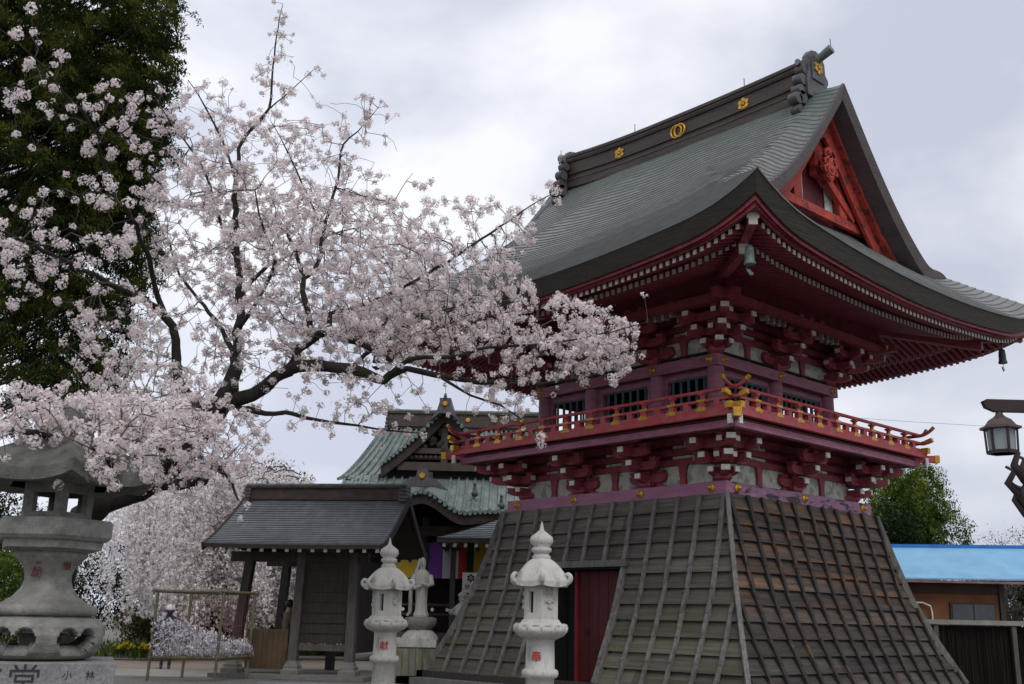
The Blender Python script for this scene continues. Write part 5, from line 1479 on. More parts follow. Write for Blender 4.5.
# ================================================================ OPEN SHED with the shingled gable roof
sh = thing('wooden_shed', 'open sided dark timber shed with grey shingled gable roof beside the weeping cherry', 'shed', place(-4.36, 27.5, 0.10), -YAW-0.16)
def SX(x): return x+4.6
PX = [-6.62, -5.12, -3.72]; 
for i, x in enumerate(PX):
    mb = MB(); lean = (0.22, 0.05, -0.03)[i]
    mb.beam((SX(x), -1.2, 0.3), (SX(x)+lean, -1.1, 2.85), 0.21, 0.21, up=(0, 1, 0)); pt = obj('post', mb, sh, mats=M['grey_wood'] if i else M['dark_wood'])
    mb = MB(); mb.lathe([(0.30, 0), (0.30, 0.10), (0.24, 0.13), (0.24, 0.20), (0.20, 0.22), (0.16, 0.31)], (SX(x), -1.2, 0.0), 4, False, rot=math.pi/4); obj('stone_foot', mb, pt, mats=M['stone'])
    mb = MB(); mb.beam((SX(x)+0.1, 1.3, 0.0), (SX(x)+0.1+lean*0.8, 1.25, 2.9), 0.2, 0.2, up=(0, 1, 0)); obj('post', mb, sh, mats=M['dark_wood'])
mb = MB(); mb.box(SX(-6.9), SX(-3.4), -1.2, -1.02, 2.62, 2.86); mb.box(SX(-6.9), SX(-3.4), 1.15, 1.33, 2.62, 2.86); obj('tie_beam', mb, sh, mats=M['dark_wood'])
for x in (-6.45, -3.75): mb = MB(); mb.box(SX(x)-0.09, SX(x)+0.09, -1.5, 1.6, 2.87, 3.05); obj('cross_beam', mb, sh, mats=M['dark_wood'])
mb = MB(); mb.box(SX(-5.05), SX(-3.80), -1.14, -1.08, 0.72, 2.62)
for k in range(7): mb.box(SX(-5.05), SX(-3.80), -1.165, -1.14, 0.95+k*0.24, 0.965+k*0.24)
obj('board_wall', mb, sh, mats=M['dark_wood'])
mb = MB(); mb.box(SX(-5.05), SX(-3.80), -1.2, -1.06, 0.55, 0.70); obj('sill_beam', mb, sh, mats=M['grey_wood'])
mb = MB(); mb.box(SX(-3.78), SX(-3.70), -1.0, 1.2, 0.5, 2.7); obj('side_wall', mb, sh, mats=M['dark_wood'])
mb = MB(); mb.box(SX(-6.35), SX(-5.30), -1.15, -0.65, 0.10, 1.02)
for k in range(8): mb.box(SX(-6.33)+k*0.13, SX(-6.33)+k*0.13+0.012, -1.165, -1.15, 0.12, 0.98)
obj('counter', mb, sh, mats=mat('brown_counter_board', (0.085, 0.055, 0.030), 0.7, var=0.3))
mb = MB(); mb.box(SX(-7.0), SX(-3.2), -1.75, 1.7, -0.094, 0.0); obj('plinth', mb, sh, mats=M['stone'])
def sroof(u, v, side):                    # u 0 ridge..1 eave ; v 0..1 left to right
    zz = 4.32-1.36*(1-(1-u)**1.2); y = 0.05-side*(2.32 if side > 0 else 2.1)*u; q = 0.03*abs(2*v-1)**3*u
    return Vector((SX(-7.15+(4.36)*v)+ (1-u)*(0.42*(1-2*v)*0+0.30*(0.5-v)*0), y, zz+q*0.6))
for side in (1, -1):
    mb = MB(); N = 22
    for k in range(N):
        o_ = rng.random()
        xs_ = [0]+[min(.999, (j+o_)/14) for j in range(14) if (j+o_) > 0.2]+[1]
        for a_, b_ in zip(xs_[:-1], xs_[1:]):
            A, B, Cc, D = sroof(k/N, a_, side), sroof(k/N, b_, side), sroof((k+1)/N, b_, side), sroof((k+1)/N, a_, side)
            l_ = Vector((0, -0.008*side, 0.020)); V = [A, B, Cc+l_, D+l_, Cc-l_, D-l_]
            mb.add(V, [(0, 3, 2, 1), (3, 5, 4, 2)] if side > 0 else [(0, 1, 2, 3), (3, 2, 4, 5)], False)
    obj('roof', mb, sh, mats=M['shed_roof'])
    mb = MB()
    n = 14; mb.grid([[sroof(i/6, j/n, side)+Vector((0, 0, -0.09)) for j in range(n+1)] for i in range(7)], flip=side > 0)
    mb.grid([[sroof(1, j/n, side) for j in range(n+1)], [sroof(1, j/n, side)+Vector((0, 0.02*side, -0.09)) for j in range(n+1)]])
    obj('roof_lining', mb, sh, mats=M['dark_wood'])
    for v in (0, 1):
        mb = MB(); P = [sroof(i/10, v, side) for i in range(11)]
        for a_, b_ in zip(P[:-1], P[1:]): mb.beam(a_+Vector((0.03 if v else -0.03, 0, -0.07)), b_+Vector((0.03 if v else -0.03, 0, -0.07)), 0.05, 0.19)
        obj('bargeboard', mb, sh, mats=M['dark_wood'])
    for k in range(14):
        mb = MB(); x = SX(-7.0)+k*0.315; mb.beam((x, -side*2.18+0.05, 2.86), (x, 0.05, 4.14), 0.08, 0.09); mb.mi = 1; mb.obox((x, -side*2.20+0.05, 2.852), (0.044, 0, 0), (0, 0.01, 0), (0, 0, 0.05)); obj('rafter', mb, sh, mats=[M['dark_wood'], M['white']])
mb = MB(); mb.box(SX(-7.0), SX(-2.92), -0.14, 0.24, 4.25, 4.55); mb.box(SX(-7.05), SX(-2.87), -0.2, 0.30, 4.55, 4.61)
sr = obj('ridge', mb, sh, mats=M['ridge'])
mb = MB(); mb.box(SX(-7.08), SX(-2.84), -0.16, 0.26, 4.612, 4.66); obj('ridge_capping', mb, sr, mats=M['patina'])
for x in (-7.05, -2.88):
    mb = MB()
    for k in range(5): mb.box(SX(x)-0.10, SX(x)+0.10, -0.28+0.03*k, 0.38-0.03*k, 4.20+0.09*k, 4.27+0.09*k)
    obj('ridge_end_tile', mb, sr, mats=M['ridge_tile'])
mb = MB(); mb.prism([(SX(-3.35), -1.25, 2.95), (SX(-3.35), 1.35, 2.95), (SX(-3.35), 0.05, 4.1)], (0.05, 0, 0)); obj('gable_board', mb, sh, mats=M['dark_wood'])
# ================================================================ LANTERNS
def hexring(R_, z, n=6, rot=0.0, up=0.0):
    return [Vector((R_*math.cos(rot+2*math.pi*k/n), R_*math.sin(rot+2*math.pi*k/n), z)) for k in range(n)]
def hex_roof(mb, R_, h, z0, lift, rtop=0.12, drop=0.10, rot=0.0, sub=6, steps=8, pw=1.7, under=True, dome=0.0):
    rows = []
    for i in range(steps+1):
        t = i/steps; rr = rtop+(R_-rtop)*t; row = []
        for k in range(6):
            for j in range(sub):
                f = j/sub; a0, a1 = rot+math.pi/3*k, rot+math.pi/3*(k+1)
                p_ = Vector((math.cos(a0), math.sin(a0), 0)).lerp(Vector((math.cos(a1), math.sin(a1), 0)), f)*rr
                c = abs(2*f-1)**2.5
                p_ = p_*(1-0.03*(1-c)*t)
                row.append(Vector((p_.x, p_.y, z0+h*((1-t)**pw*(1-dome)+dome*(1-t**2.0))+lift*c*t*t)))
        row.append(row[0].copy()); rows.append(row)
    mb.grid(rows[::-1], smooth=True)
    edge = rows[-1]; low = [q+Vector((0, 0, -drop)) for q in edge]
    mb.grid([[q*1 for q in low], edge])
    if under:
        inn = [Vector((q.x*0.55, q.y*0.55, z0-drop*0.8)) for q in edge]
        mb.grid([inn, low])
    mb.add([q for q in rows[0][:-1]], [tuple(range(len(rows[0])-1))])
def fixnormals(o):
    import bmesh
    bm = bmesh.new(); bm.from_mesh(o.data); bmesh.ops.remove_doubles(bm, verts=bm.verts, dist=1e-5); bmesh.ops.recalc_face_normals(bm, faces=bm.faces); bm.to_mesh(o.data); bm.free(); return o
# ---- big old lantern on the left
bl = thing('stone_lantern', 'large weathered grey stone lantern with mossy hexagonal roof on a carved granite pedestal', 'stone lantern', place(-4.64, 11.0), -YAW+0.36)
HR = math.pi/2
HL = math.pi/2+0.13                        # a corner of the hexagon faces the camera
mb = MB(); mb.box(-1.05, 0.72, -0.70, 0.9, 0, 0.975)
BLS = 0.94
ped = obj('pedestal', mb, bl, mats=M['granite_base'])
bv = ped.modifiers.new('b', 'BEVEL'); bv.width = 0.012; bv.segments = 2
def letter(ch, size, loc, rot, parent, m, depth=0.004, name='carved_letter'):
    o = obj(name, text_mesh(ch, size, depth), parent, loc, rot); o.data.materials.clear(); o.data.materials.append(m); return o
for ch, x, s in (('玄', -0.40, 0.30), ('堂', -0.07, 0.30)):
    letter(ch, s, (x, -0.703, 0.80), (R(90), 0, 0), ped, M['black_ink'])
for j, ch in enumerate('小林'): letter(ch, 0.085, (0.30+j*0.20, -0.703, 0.86), (R(90), 0, 0), ped, M['black_ink'], 0.003)
# bowl shaped foot with kidney openings
mb = MB(); n = 240; prof = [(0.47, 0.985), (0.53, 1.00), (0.60, 1.06), (0.645, 1.14), (0.655, 1.22), (0.64, 1.30), (0.59, 1.365), (0.50, 1.39)]
pr2 = []; NR = 56
for i in range(NR+1):
    t = i/NR*(len(prof)-1); a = min(len(prof)-2, int(t)); pr2.append((prof[a][0]+(prof[a+1][0]-prof[a][0])*(t-a), prof[a][1]+(prof[a+1][1]-prof[a][1])*(t-a)))
V = [(r*math.cos(2*math.pi*k/n), r*math.sin(2*math.pi*k/n), z) for r, z in pr2 for k in range(n)]; F = []
for i in range(NR):
    for k in range(n):
        th = 2*math.pi*(k+0.5)/n; z = (pr2[i][1]+pr2[i+1][1])/2
        ph = (((th-(HL+math.pi/6))/(math.pi/3)+0.5) % 1.0-0.5)*0.66
        if (abs(ph)-0.115)**2+(z-1.18)**2 < 0.112**2 or (abs(ph) < 0.225-max(0, 1.12-z)*0.9 and 1.03 < z < 1.18): continue
        F.append((i*n+k, i*n+(k+1) % n, (i+1)*n+(k+1) % n, (i+1)*n+k))
mb.add(V, F, True)
ft = obj('foot', mb, bl, mats=M['lantern_stone'])
so = ft.modifiers.new('s', 'SOLIDIFY'); so.thickness = 0.12; so.offset = -1
mb = MB(); mb.lathe([(0.20, 0.98), (0.22, 1.3)], (0, 0, 0), 24); mb.lathe([(0.50, 1.36), (0.51, 1.395)], (0, 0, 0), 40); obj('foot_core', mb, bl, mats=M['lantern_stone'])
lob = lambda th, z: 1+0.018*abs(math.cos(3*(th-HL)))
mb = MB()
mb.lathe([(0.46, 1.395), (0.535, 1.405), (0.55, 1.45), (0.53, 1.49), (0.42, 1.53), (0.335, 1.585), (0.27, 1.66), (0.24, 1.74), (0.24, 1.80), (0.265, 1.87), (0.33, 1.94), (0.37, 1.975), (0.38, 2.00), (0.36, 2.02)], (0, 0, 0), 48, True, wob=lob)
stem = obj('stem', mb, bl, mats=M['lantern_stone'])
for dz, ch in ((1.93, '奉'), (1.81, '納')):
    letter(ch, 0.11, (-0.115, -0.262-0.04*(dz-1.8)*5*0.5, dz), (R(78), 0, R(-24)), stem, M['dull_red'], 0.010)
letter('燈', 0.10, (0.19, -0.25, 1.88), (R(78), 0, R(38)), stem, M['dull_red'], 0.010)
mb = MB()
mb.lathe([(0.40, 2.015), (0.56, 2.05), (0.57, 2.12), (0.62, 2.135), (0.655, 2.17), (0.655, 2.31), (0.63, 2.34), (0.45, 2.355)], (0, 0, 0), 6, False, rot=HL)
obj('platform', mb, bl, mats=M['lantern_stone'])
# fire box: six posts, sill and lintel, open windows
mb = MB(); hr = hexring(0.40, 0, rot=HL)
for k in range(6):
    a, b = hr[k], hr[(k+1) % 6]
    for z0, z1 in ((2.35, 2.41), (2.60, 2.72)):
        P = [a*1, b*1, b*0.82, a*0.82]; mb.prism([Vector((q.x, q.y, z0)) for q in P], (0, 0, z1-z0))
    for s0, s1 in ((0, 0.20), (0.80, 1.0)):
        p0, p1 = a.lerp(b, s0), a.lerp(b, s1); P = [p0, p1, p1*0.82, p0*0.82]; mb.prism([Vector((q.x, q.y, 2.41)) for q in P], (0, 0, 0.19))
obj('fire_box', mb, bl, mats=M['lantern_stone'])
mb = MB(); hex_roof(mb, 0.98, 0.42, 2.78, 0.10, 0.24, 0.12, HL, sub=10, pw=1.35, steps=14, dome=0.55)
fixnormals(obj('roof', mb, bl, mats=M['lantern_roof']))
mb = MB(); mb.lathe([(0.30, 3.12), (0.30, 3.24), (0.24, 3.28), (0.22, 3.30), (0.25, 3.38), (0.20, 3.50), (0.08, 3.58), (0.01, 3.64)], (0, 0, 0), 20); obj('finial', mb, bl, mats=M['lantern_roof'])

for o_ in bl.children:
    if not o_.name.startswith('pedestal'): o_.scale = (1.0, 1.0, 1.0) if o_.name.startswith('roof') else (0.92, 0.92, 1.0)
def pale_lantern(lx, D, label, letter_, group='pair of pale carved stone lanterns', rz=0.0, scale=1.0, pr=None):
    t = thing('stone_lantern', label, 'stone lantern', place(lx, D), -YAW+rz, group)
    m = M['white_stone']
    mb = MB(); mb.lathe([(0.42, 0), (0.42, 0.14)], (0, 0, 0), 6, False, rot=HR); mb.lathe([(0.30, 0.14), (0.36, 0.18), (0.36, 0.24), (0.24, 0.33), (0.21, 0.36)], (0, 0, 0), 32)
    obj('base', mb, t, mats=m)
    mb = MB(); mb.lathe([(0.185, 0.35), (0.18, 0.80), (0.225, 0.82), (0.235, 0.86), (0.225, 0.90), (0.185, 0.92), (0.178, 1.25), (0.20, 1.28)], (0, 0, 0), 36); sm = obj('stem', mb, t, mats=m)
    if letter_: letter(letter_, 0.145, (-0.055, -0.176, 1.06), (R(90), 0, R(-17)), sm, M['red_ink'], 0.006)
    mb = MB(); mb.lathe([(0.20, 1.275), (0.29, 1.32), (0.335, 1.37), (0.345, 1.42), (0.30, 1.425)], (0, 0, 0), 48, True, wob=lambda th, z: 1+0.035*abs(math.sin(6*th)))
    mb.lathe([(0.315, 1.42), (0.33, 1.45), (0.29, 1.48), (0.26, 1.52)], (0, 0, 0), 6, False, rot=HR)
    for k in range(12):
        th = math.pi/6*k; mb.ball((0.30*math.cos(th), 0.30*math.sin(th), 1.42), 0.055, 4)
    obj('lotus_platform', mb, t, mats=m)
    # fire box with two windows and carved leaves
    mb = MB(); hx = hexring(0.245, 0, rot=HR)
    for k in range(6):
        a, b = hx[k], hx[(k+1) % 6]
        if k % 2 == 0:
            P = [a*1, b*1, b*0.8, a*0.8]
            for z0, z1 in ((1.49, 1.60), (1.86, 1.945)): mb.prism([Vector((q.x, q.y, z0)) for q in P], (0, 0, z1-z0))
            for s0, s1 in ((0, 0.25), (0.75, 1)):
                p0, p1 = a.lerp(b, s0), a.lerp(b, s1); mb.prism([Vector((q.x, q.y, 1.60)) for q in (p0, p1, p1*0.8, p0*0.8)], (0, 0, 0.26))
            p0, p1 = a.lerp(b, 0.5), a.lerp(b, 0.75); mb.prism([Vector((q.x*0.95, q.y*0.95, 1.60)) for q in (p0, p1, p1*0.8, p0*0.8)], (0, 0, 0.26))
        else:
            mb.prism([Vector((q.x, q.y, 1.49)) for q in (a, b, b*0.8, a*0.8)], (0, 0, 0.455))
            mid = (a+b)/2; tn = (b-a).normalized()
            for q in range(9):
                u, w = rng.uniform(-0.07, 0.07), rng.uniform(0.08, 0.29); mb.ball(tuple(mid*1.01+tn*u+Vector((0, 0, 1.57+w))), rng.uniform(0.018, 0.032), 3)
    obj('fire_box', mb, t, mats=m)
    mb = MB(); hex_roof(mb, 0.40, 0.30, 1.985, 0.03, 0.11, 0.065, HR, sub=6, pw=1.5, steps=12, dome=0.75)
    cp = fixnormals(obj('roof', mb, t, mats=m))
    for k in range(6):
        th = HR+math.pi/3*k; d = Vector((math.cos(th), math.sin(th), 0)); pts = []; rs = []
        for j in range(17):
            a = -0.9+j/16*5.2; r = 0.072*(1-j/16*0.62); pts.append(d*(0.375+r*math.sin(a)*1.0)+Vector((0, 0, 2.03-r*math.cos(a)*1.0+0.01))); rs.append(0.036*(1-0.3*j/16))
        m2 = MB(); m2.tube([d*0.22+Vector((0, 0, 2.12)), d*0.31+Vector((0, 0, 2.02))]+pts, [0.035, 0.045]+rs, 8); obj('curled_corner', m2, cp, mats=m)
    mb = MB(); mb.lathe([(0.11, 2.27), (0.125, 2.30), (0.10, 2.33), (0.095, 2.35), (0.13, 2.37), (0.13, 2.41), (0.10, 2.43), (0.14, 2.47), (0.155, 2.51), (0.14, 2.56), (0.085, 2.60), (0.03, 2.645), (0.016, 2.72), (0.004, 2.76)], (0, 0, 0), 24)
    obj('finial', mb, t, mats=m); return t
pale_lantern(-1.86, 17.0, 'pale stone lantern with red letters standing in front of the wooden shed', '献', rz=0.35).scale = (0.97,)*3
pale_lantern(0.425, 13.5, 'pale stone lantern with a red letter standing in front of the tower doorway', '奉').scale = (0.965,)*3
l3 = pale_lantern(-1.08, 26.9, 'small pale stone lantern half hidden behind the mossy edge of the tower skirt', '', 'pair of pale carved stone lanterns', 0.2); l3.scale = (0.80,)*3
del l3['group']

# ---- statue of a robed figure on a lotus
st = thing('robed_statue', 'white stone statue of a robed standing figure on a lotus base', 'statue', place(-2.03, 26.0), -YAW)
m = M['white_stone']
mb = MB(); mb.box(-0.50, 0.42, -0.40, 0.40, 0, 0.80)
for k in range(6): mb.box(-0.50+k*0.156, -0.50+k*0.156+0.13, -0.43, -0.40, 0.10, 0.74)
obj('plinth', mb, st, mats=M['moss_stone'])
mb = MB(); mb.box(-0.46, 0.42, -0.44, 0.44, 0.80, 0.98); mb.lathe([(0.44, 0.98), (0.40, 1.06), (0.30, 1.16), (0.24, 1.19)], (0, 0, 0), 24, True, wob=lambda th, z: 1+0.04*abs(math.sin(4*th))); obj('base', mb, st, mats=m)
mb = MB(); mb.lathe([(0.22, 1.18), (0.33, 1.27), (0.37, 1.36), (0.36, 1.46), (0.25, 1.48)], (0, 0, 0), 48, True, wob=lambda th, z: 1+0.06*abs(math.sin(5*th))); obj('lotus', mb, st, mats=M['lantern_stone'])
rb = [(0.20, 1.47), (0.21, 1.52), (0.165, 1.62), (0.15, 1.80), (0.16, 2.00), (0.17, 2.14), (0.20, 2.28), (0.21, 2.40), (0.195, 2.50), (0.12, 2.56), (0.07, 2.59), (0.07, 2.62), (0.088, 2.67), (0.094, 2.72), (0.086, 2.78), (0.062, 2.83), (0.02, 2.87)]
rr2 = []
for (r0_, z0_), (r1_, z1_) in zip(rb[:-1], rb[1:]):
    for q in range(4): rr2.append((r0_+(r1_-r0_)*q/4, z0_+(z1_-z0_)*q/4))
rr2.append(rb[-1])
mb = MB(); mb.lathe(rr2, (0, 0, 0), 48, True, sx=0.85, sy=0.7, wob=lambda th, z: 1+(0.05*math.sin(9*th+5*z)+0.03*math.sin(4*th-3*z) if z < 2.5 else 0.0))
mb.tube([(-0.19, -0.02, 2.44), (-0.24, -0.10, 2.22), (-0.14, -0.19, 2.14), (0.0, -0.20, 2.20)], [0.065, 0.07, 0.055, 0.035], 10)
mb.tube([(0.19, -0.02, 2.44), (0.235, -0.10, 2.24), (0.14, -0.20, 2.20), (0.02, -0.21, 2.26)], [0.065, 0.07, 0.055, 0.035], 10)
mb.ball((0, -0.085, 2.70), 0.02, 4, sz=1.6)
obj('figure', mb, st, mats=m)
mb = MB(); mb.tube([(-0.24, -0.06, 2.30), (-0.26, -0.06, 1.95), (-0.25, -0.05, 1.6), (-0.32, -0.05, 1.5)], [0.05, 0.05, 0.045, 0.03], 8); mb.tube([(-0.07, 0.03, 2.84), (-0.12, 0.03, 2.62), (-0.19, 0, 2.4)], [0.03, 0.04, 0.04], 8); obj('veil', mb, st, mats=m)

# ---- white notice with a black flower crest
sg = thing('notice_board', 'white notice board with black flower crest above two characters behind the small pale lantern', 'sign', place(-1.0, 30.0), -YAW)
mb = MB(); mb.box(-0.235, 0.235, 0, 0.03, 2.16, 2.70); bd = obj('board', mb, sg, mats=M['white'])
mb = MB()
for k in range(6):
    th = math.pi/6+k*math.pi/3; P = [Vector((0.075*math.cos(th)+0.034*math.cos(q), -0.006, 2.55+0.075*math.sin(th)+0.034*math.sin(q))) for q in np.linspace(0, 2*math.pi, 11)[:-1]]; mb.prism(P, (0, 0.005, 0))
    mb.beam((0, -0.004, 2.55), (0.07*math.cos(th), -0.004, 2.55+0.07*math.sin(th)), 0.006, 0.03, up=(0, 1, 0))
obj('flower_crest', mb, bd, mats=M['black_ink'])
for j, ch in enumerate('納経'): letter(ch, 0.15, (-0.09+0.18*j, -0.004, 2.31), (R(90), 0, 0), bd, M['black_ink'], 0.002)
mb = MB(); mb.box(-0.03, 0.03, 0.035, 0.09, 0, 2.5); obj('post', mb, sg, mats=M['dark_wood'])

# ---- bamboo rack with knotted paper fortunes
rk = thing('fortune_rack', 'weathered bamboo frame rack strung with knotted white paper fortunes', 'rack', place(-7.1, 24.5), -YAW)
bam = mat('weathered_bamboo', (0.13, 0.115, 0.07), 0.6, var=0.3, scale=8, spot=0.4, spotcol=(0.07, 0.075, 0.03), spotscale=3)
cs = [(-0.75, 0), (0.73, 0), (-0.37, 1.3), (1.13, 1.3)]
for x, y in cs:
    mb = MB(); mb.tube([(x-0.03, y, 0), (x, y, 0.9), (x+0.02, y, 1.93)], 0.034, 10); obj('post', mb, rk, mats=bam)
for z, r, ex in ((1.93, 0.038, 0.10), (0.50, 0.045, 0.05)):
    for i0, i1 in ((0, 1), (2, 3), (1, 3), (0, 2)):
        a = Vector((*cs[i0], z)); b = Vector((*cs[i1], z+0.01)); d = (b-a).normalized()*ex; mb = MB(); mb.tube([a-d, (a+b)/2+Vector((0, 0, -0.01)), b+d], r, 10); obj('rail', mb, rk, mats=bam)
mb = MB()
for i0, i1 in ((0, 1), (1, 3), (2, 3)):
    for k in range(1, 12):
        a = Vector((*cs[i0], 0)).lerp(Vector((*cs[i1], 0)), k/12); mb.tube([a+Vector((0, 0, 1.9)), a+Vector((0.01, 0, 0.55))], 0.004, 4)
    for z in (0.7, 0.95, 1.2, 1.5): mb.tube([Vector((*cs[i0], z)), Vector((*cs[i1], z))], 0.004, 4)
obj('strings', mb, rk, mats=mat('red_brown_string', (0.16, 0.05, 0.05), 0.9))
pts = []; 
for i0, i1, n, zt in ((0, 1, 620, 1.42), (2, 3, 330, 1.05), (1, 3, 150, 0.95)):
    for _ in range(n):
        t = rng.random(); a = Vector((*cs[i0], 0)).lerp(Vector((*cs[i1], 0)), t); h = zt-0.38*t*(1 if i0 == 0 else 0.5)
        if i0 == 1 and t < 0.1: continue
        pts.append((a.x+rng.gauss(0, .05), a.y+rng.gauss(0, .09), rng.uniform(0.56, h)))
V = leaves_at(pts, 0.045, 4, 0.025, 0.3, 0.42)
fo = obj('paper_fortunes', pydata_quads('paper', V, 4, petal_mat('white_paper', (0.55, 0.50, 0.58), (0.82, 0.80, 0.84), (0.93, 0.92, 0.93))), None, rk.location, (0, 0, -YAW))
tag(fo, 'mass of white paper fortunes knotted on the strings of the bamboo rack', 'paper fortunes', kind='stuff')

# ---- people, mostly hidden
def person(name_label, loc, rz, pts, edges, radii, coat, legs, head, hair, hat=None):
    t = thing('person', name_label, 'person', loc, rz)
    me = bpy.data.meshes.new('body'); me.from_pydata(pts, edges, []); me.update()
    o = bpy.data.objects.new('body', me); COL.objects.link(o); o.parent = t
    sk_ = o.modifiers.new('skin', 'SKIN'); 
    if not me.skin_vertices: me.skin_vertices.new()
    for i, r in enumerate(radii): me.skin_vertices[0].data[i].radius = (r, r*0.9) if i not in (0, 1, 2) else (r, r*0.68)
    me.skin_vertices[0].data[0].use_root = True
    su = o.modifiers.new('sub', 'SUBSURF'); su.levels = 2; su.render_levels = 2
    bpy.context.view_layer.update(); dg = bpy.context.evaluated_depsgraph_get(); m2 = bpy.data.meshes.new_from_object(o.evaluated_get(dg))
    o.modifiers.clear(); o.data = m2; m2.materials.clear()
    for q in (coat, legs, head): m2.materials.append(q)
    for p_ in m2.polygons:
        z = p_.center.z; p_.material_index = 2 if z > 1.45 else (0 if z > 0.86 else 1); p_.use_smooth = True
    hz = max(v[2] for v in pts)
    hp_ = pts[4]
    mb = MB(); mb.ball((hp_[0], hp_[1]+0.015, hp_[2]+0.045), 0.108, 8, sz=1.02); obj('hair', mb, t, mats=hair)
    mb = MB(); mb.ball((hp_[0], hp_[1]-0.105, hp_[2]-0.005), 0.018, 4, sz=1.5)
    obj('nose', mb, t, mats=head)
    if hat:
        mb = MB(); mb.lathe([(0.122, 0), (0.12, 0.05), (0.10, 0.11), (0.05, 0.14), (0.005, 0.145)], (hp_[0], hp_[1]+0.01, hp_[2]+0.045), 18)
        obj('cap', mb, t, mats=hat[0]); mb = MB(); mb.prism([(hp_[0]-0.10, hp_[1]-0.08, hp_[2]+0.045), (hp_[0]+0.10, hp_[1]-0.08, hp_[2]+0.045), (hp_[0]+0.07, hp_[1]-0.21, hp_[2]+0.03), (hp_[0]-0.07, hp_[1]-0.21, hp_[2]+0.03)], (0, 0, 0.012)); obj('cap_peak', mb, t, mats=hat[1])
    return t
skin = mat('skin', (0.36, 0.22, 0.16), 0.6); hair = mat('dark_hair', (0.02, 0.016, 0.014), 0.6)
PP = [(0, 0, 0.95), (0, 0.0, 1.15), (0, 0.02, 1.36), (0, 0.0, 1.48), (0, -0.02, 1.60), (-0.19, 0.02, 1.38), (-0.26, 0.0, 1.12), (-0.22, -0.14, 0.90), (0.19, 0.02, 1.38), (0.26, 0.0, 1.12), (0.22, -0.14, 0.90), (-0.09, 0, 0.88), (-0.10, -0.01, 0.48), (-0.10, 0.02, 0.07), (-0.10, -0.14, 0.04), (0.09, 0, 0.88), (0.10, -0.01, 0.48), (0.10, 0.02, 0.07), (0.10, -0.14, 0.04)]
PE = [(0,1),(1,2),(2,3),(3,4),(2,5),(5,6),(6,7),(2,8),(8,9),(9,10),(0,11),(11,12),(12,13),(13,14),(0,15),(15,16),(16,17),(17,18)]
PR = [0.17, 0.165, 0.18, 0.058, 0.095, 0.075, 0.055, 0.038, 0.075, 0.055, 0.038, 0.095, 0.068, 0.05, 0.042, 0.095, 0.068, 0.05, 0.042]
person('person in brown jacket and grey trousers inside the open shed beside the middle post', place(-5.42, 27.3, 0.09), -YAW+2.2, PP, PE, PR, mat('brown_jacket', (0.10, 0.07, 0.045), 0.8), mat('grey_trousers', (0.10, 0.10, 0.11), 0.8), skin, hair)
person('person in a white and blue cap and dark clothes behind the knotted paper rack', place(-9.05, 29.5), -YAW+0.3, [(a, b, c*0.93) for a, b, c in PP], PE, PR, mat('navy_jacket', (0.03, 0.035, 0.06), 0.8), mat('dark_trousers', (0.03, 0.03, 0.035), 0.8), skin, hair, (M['white'], mat('blue_cloth', (0.04, 0.09, 0.28), 0.7)))

# ================================================================ RIGHT HAND SIDE
bb = thing('blue_roofed_building', 'low brown building with a bright blue sheet metal roof behind the fence', 'building', place(14, 34), -YAW)
mb = MB()
pr = [Vector((-3.6, 0, 2.93)), Vector((3.6, 0, 2.98)), Vector((3.6, 2.2, 4.10)), Vector((-3.6, 2.2, 4.02))]
mb.prism(pr, (0, 0, 0.05)); 
for k in (0, 10): mb.beam(pr[0].lerp(pr[1], k/10)+Vector((0, 0, 0.06)), pr[3].lerp(pr[2], k/10)+Vector((0, 0, 0.06)), 0.03, 0.012)
obj('roof', mb, bb, mats=mat('blue_sheet_metal', (0.17, 0.37, 0.55), 0.5, var=0.12, scale=1.5, spot=0.35, spotcol=(0.20, 0.35, 0.50), spotscale=1.0))
mb = MB(); mb.prism([(-3.65, 2.14, 4.03), (3.65, 2.14, 4.11), (3.65, 2.14, 4.24), (-3.65, 2.14, 4.16)], (0, 0.2, 0)); obj('ridge_flashing', mb, bb, mats=mat('deep_blue_flashing', (0.02, 0.15, 0.45), 0.4, var=0.15))
mb = MB(); mb.box(-3.6, 3.6, -0.04, 0.03, 2.86, 2.93); obj('gutter', mb, bb, mats=mat('rusty_pink_gutter', (0.20, 0.10, 0.10), 0.6, var=0.3))
mb = MB(); mb.box(-3.2, 1.6, 0.5, 4.5, 0, 2.9); obj('wall', mb, bb, mats=mat('ochre_brown_wall', (0.145, 0.058, 0.022), 0.8, var=0.25, scale=1.5))
mb = MB(); mb.box(-3.25, 1.7, 0.45, 0.6, 2.55, 2.9); obj('fascia', mb, bb, mats=mat('dark_brown_board', (0.05, 0.025, 0.015), 0.8))
mb = MB(); mb.box(0.02, 1.45, 0.43, 0.49, 1.55, 2.28); wf = obj('window', mb, bb, mats=M['dark_wood'])
mb = MB(); mb.box(0.08, 0.72, 0.41, 0.44, 1.62, 2.22); mb.box(0.76, 1.40, 0.41, 0.44, 1.62, 2.22); obj('pane', mb, wf, mats=mat('dusty_glass', (0.04, 0.045, 0.05), 0.15, spec=0.6))
mb = MB(); mb.tube([(-2.6, 0.40, 2.25), (-0.85, 0.40, 2.25), (-0.62, 0.40, 2.15), (-0.58, 0.40, 1.95), (-0.58, 0.40, 0.3)], 0.025, 8); obj('pipe', mb, bb, mats=M['white'])
mb = MB(); mb.box(1.6, 1.75, 0.4, 0.55, 0, 2.9); obj('corner_post', mb, bb, mats=M['dark_wood'])
fn_ = thing('brushwood_fence', 'dark brushwood fence with grey posts and pale top rail right of the tower', 'fence', place(12.5, 27.0), -YAW)
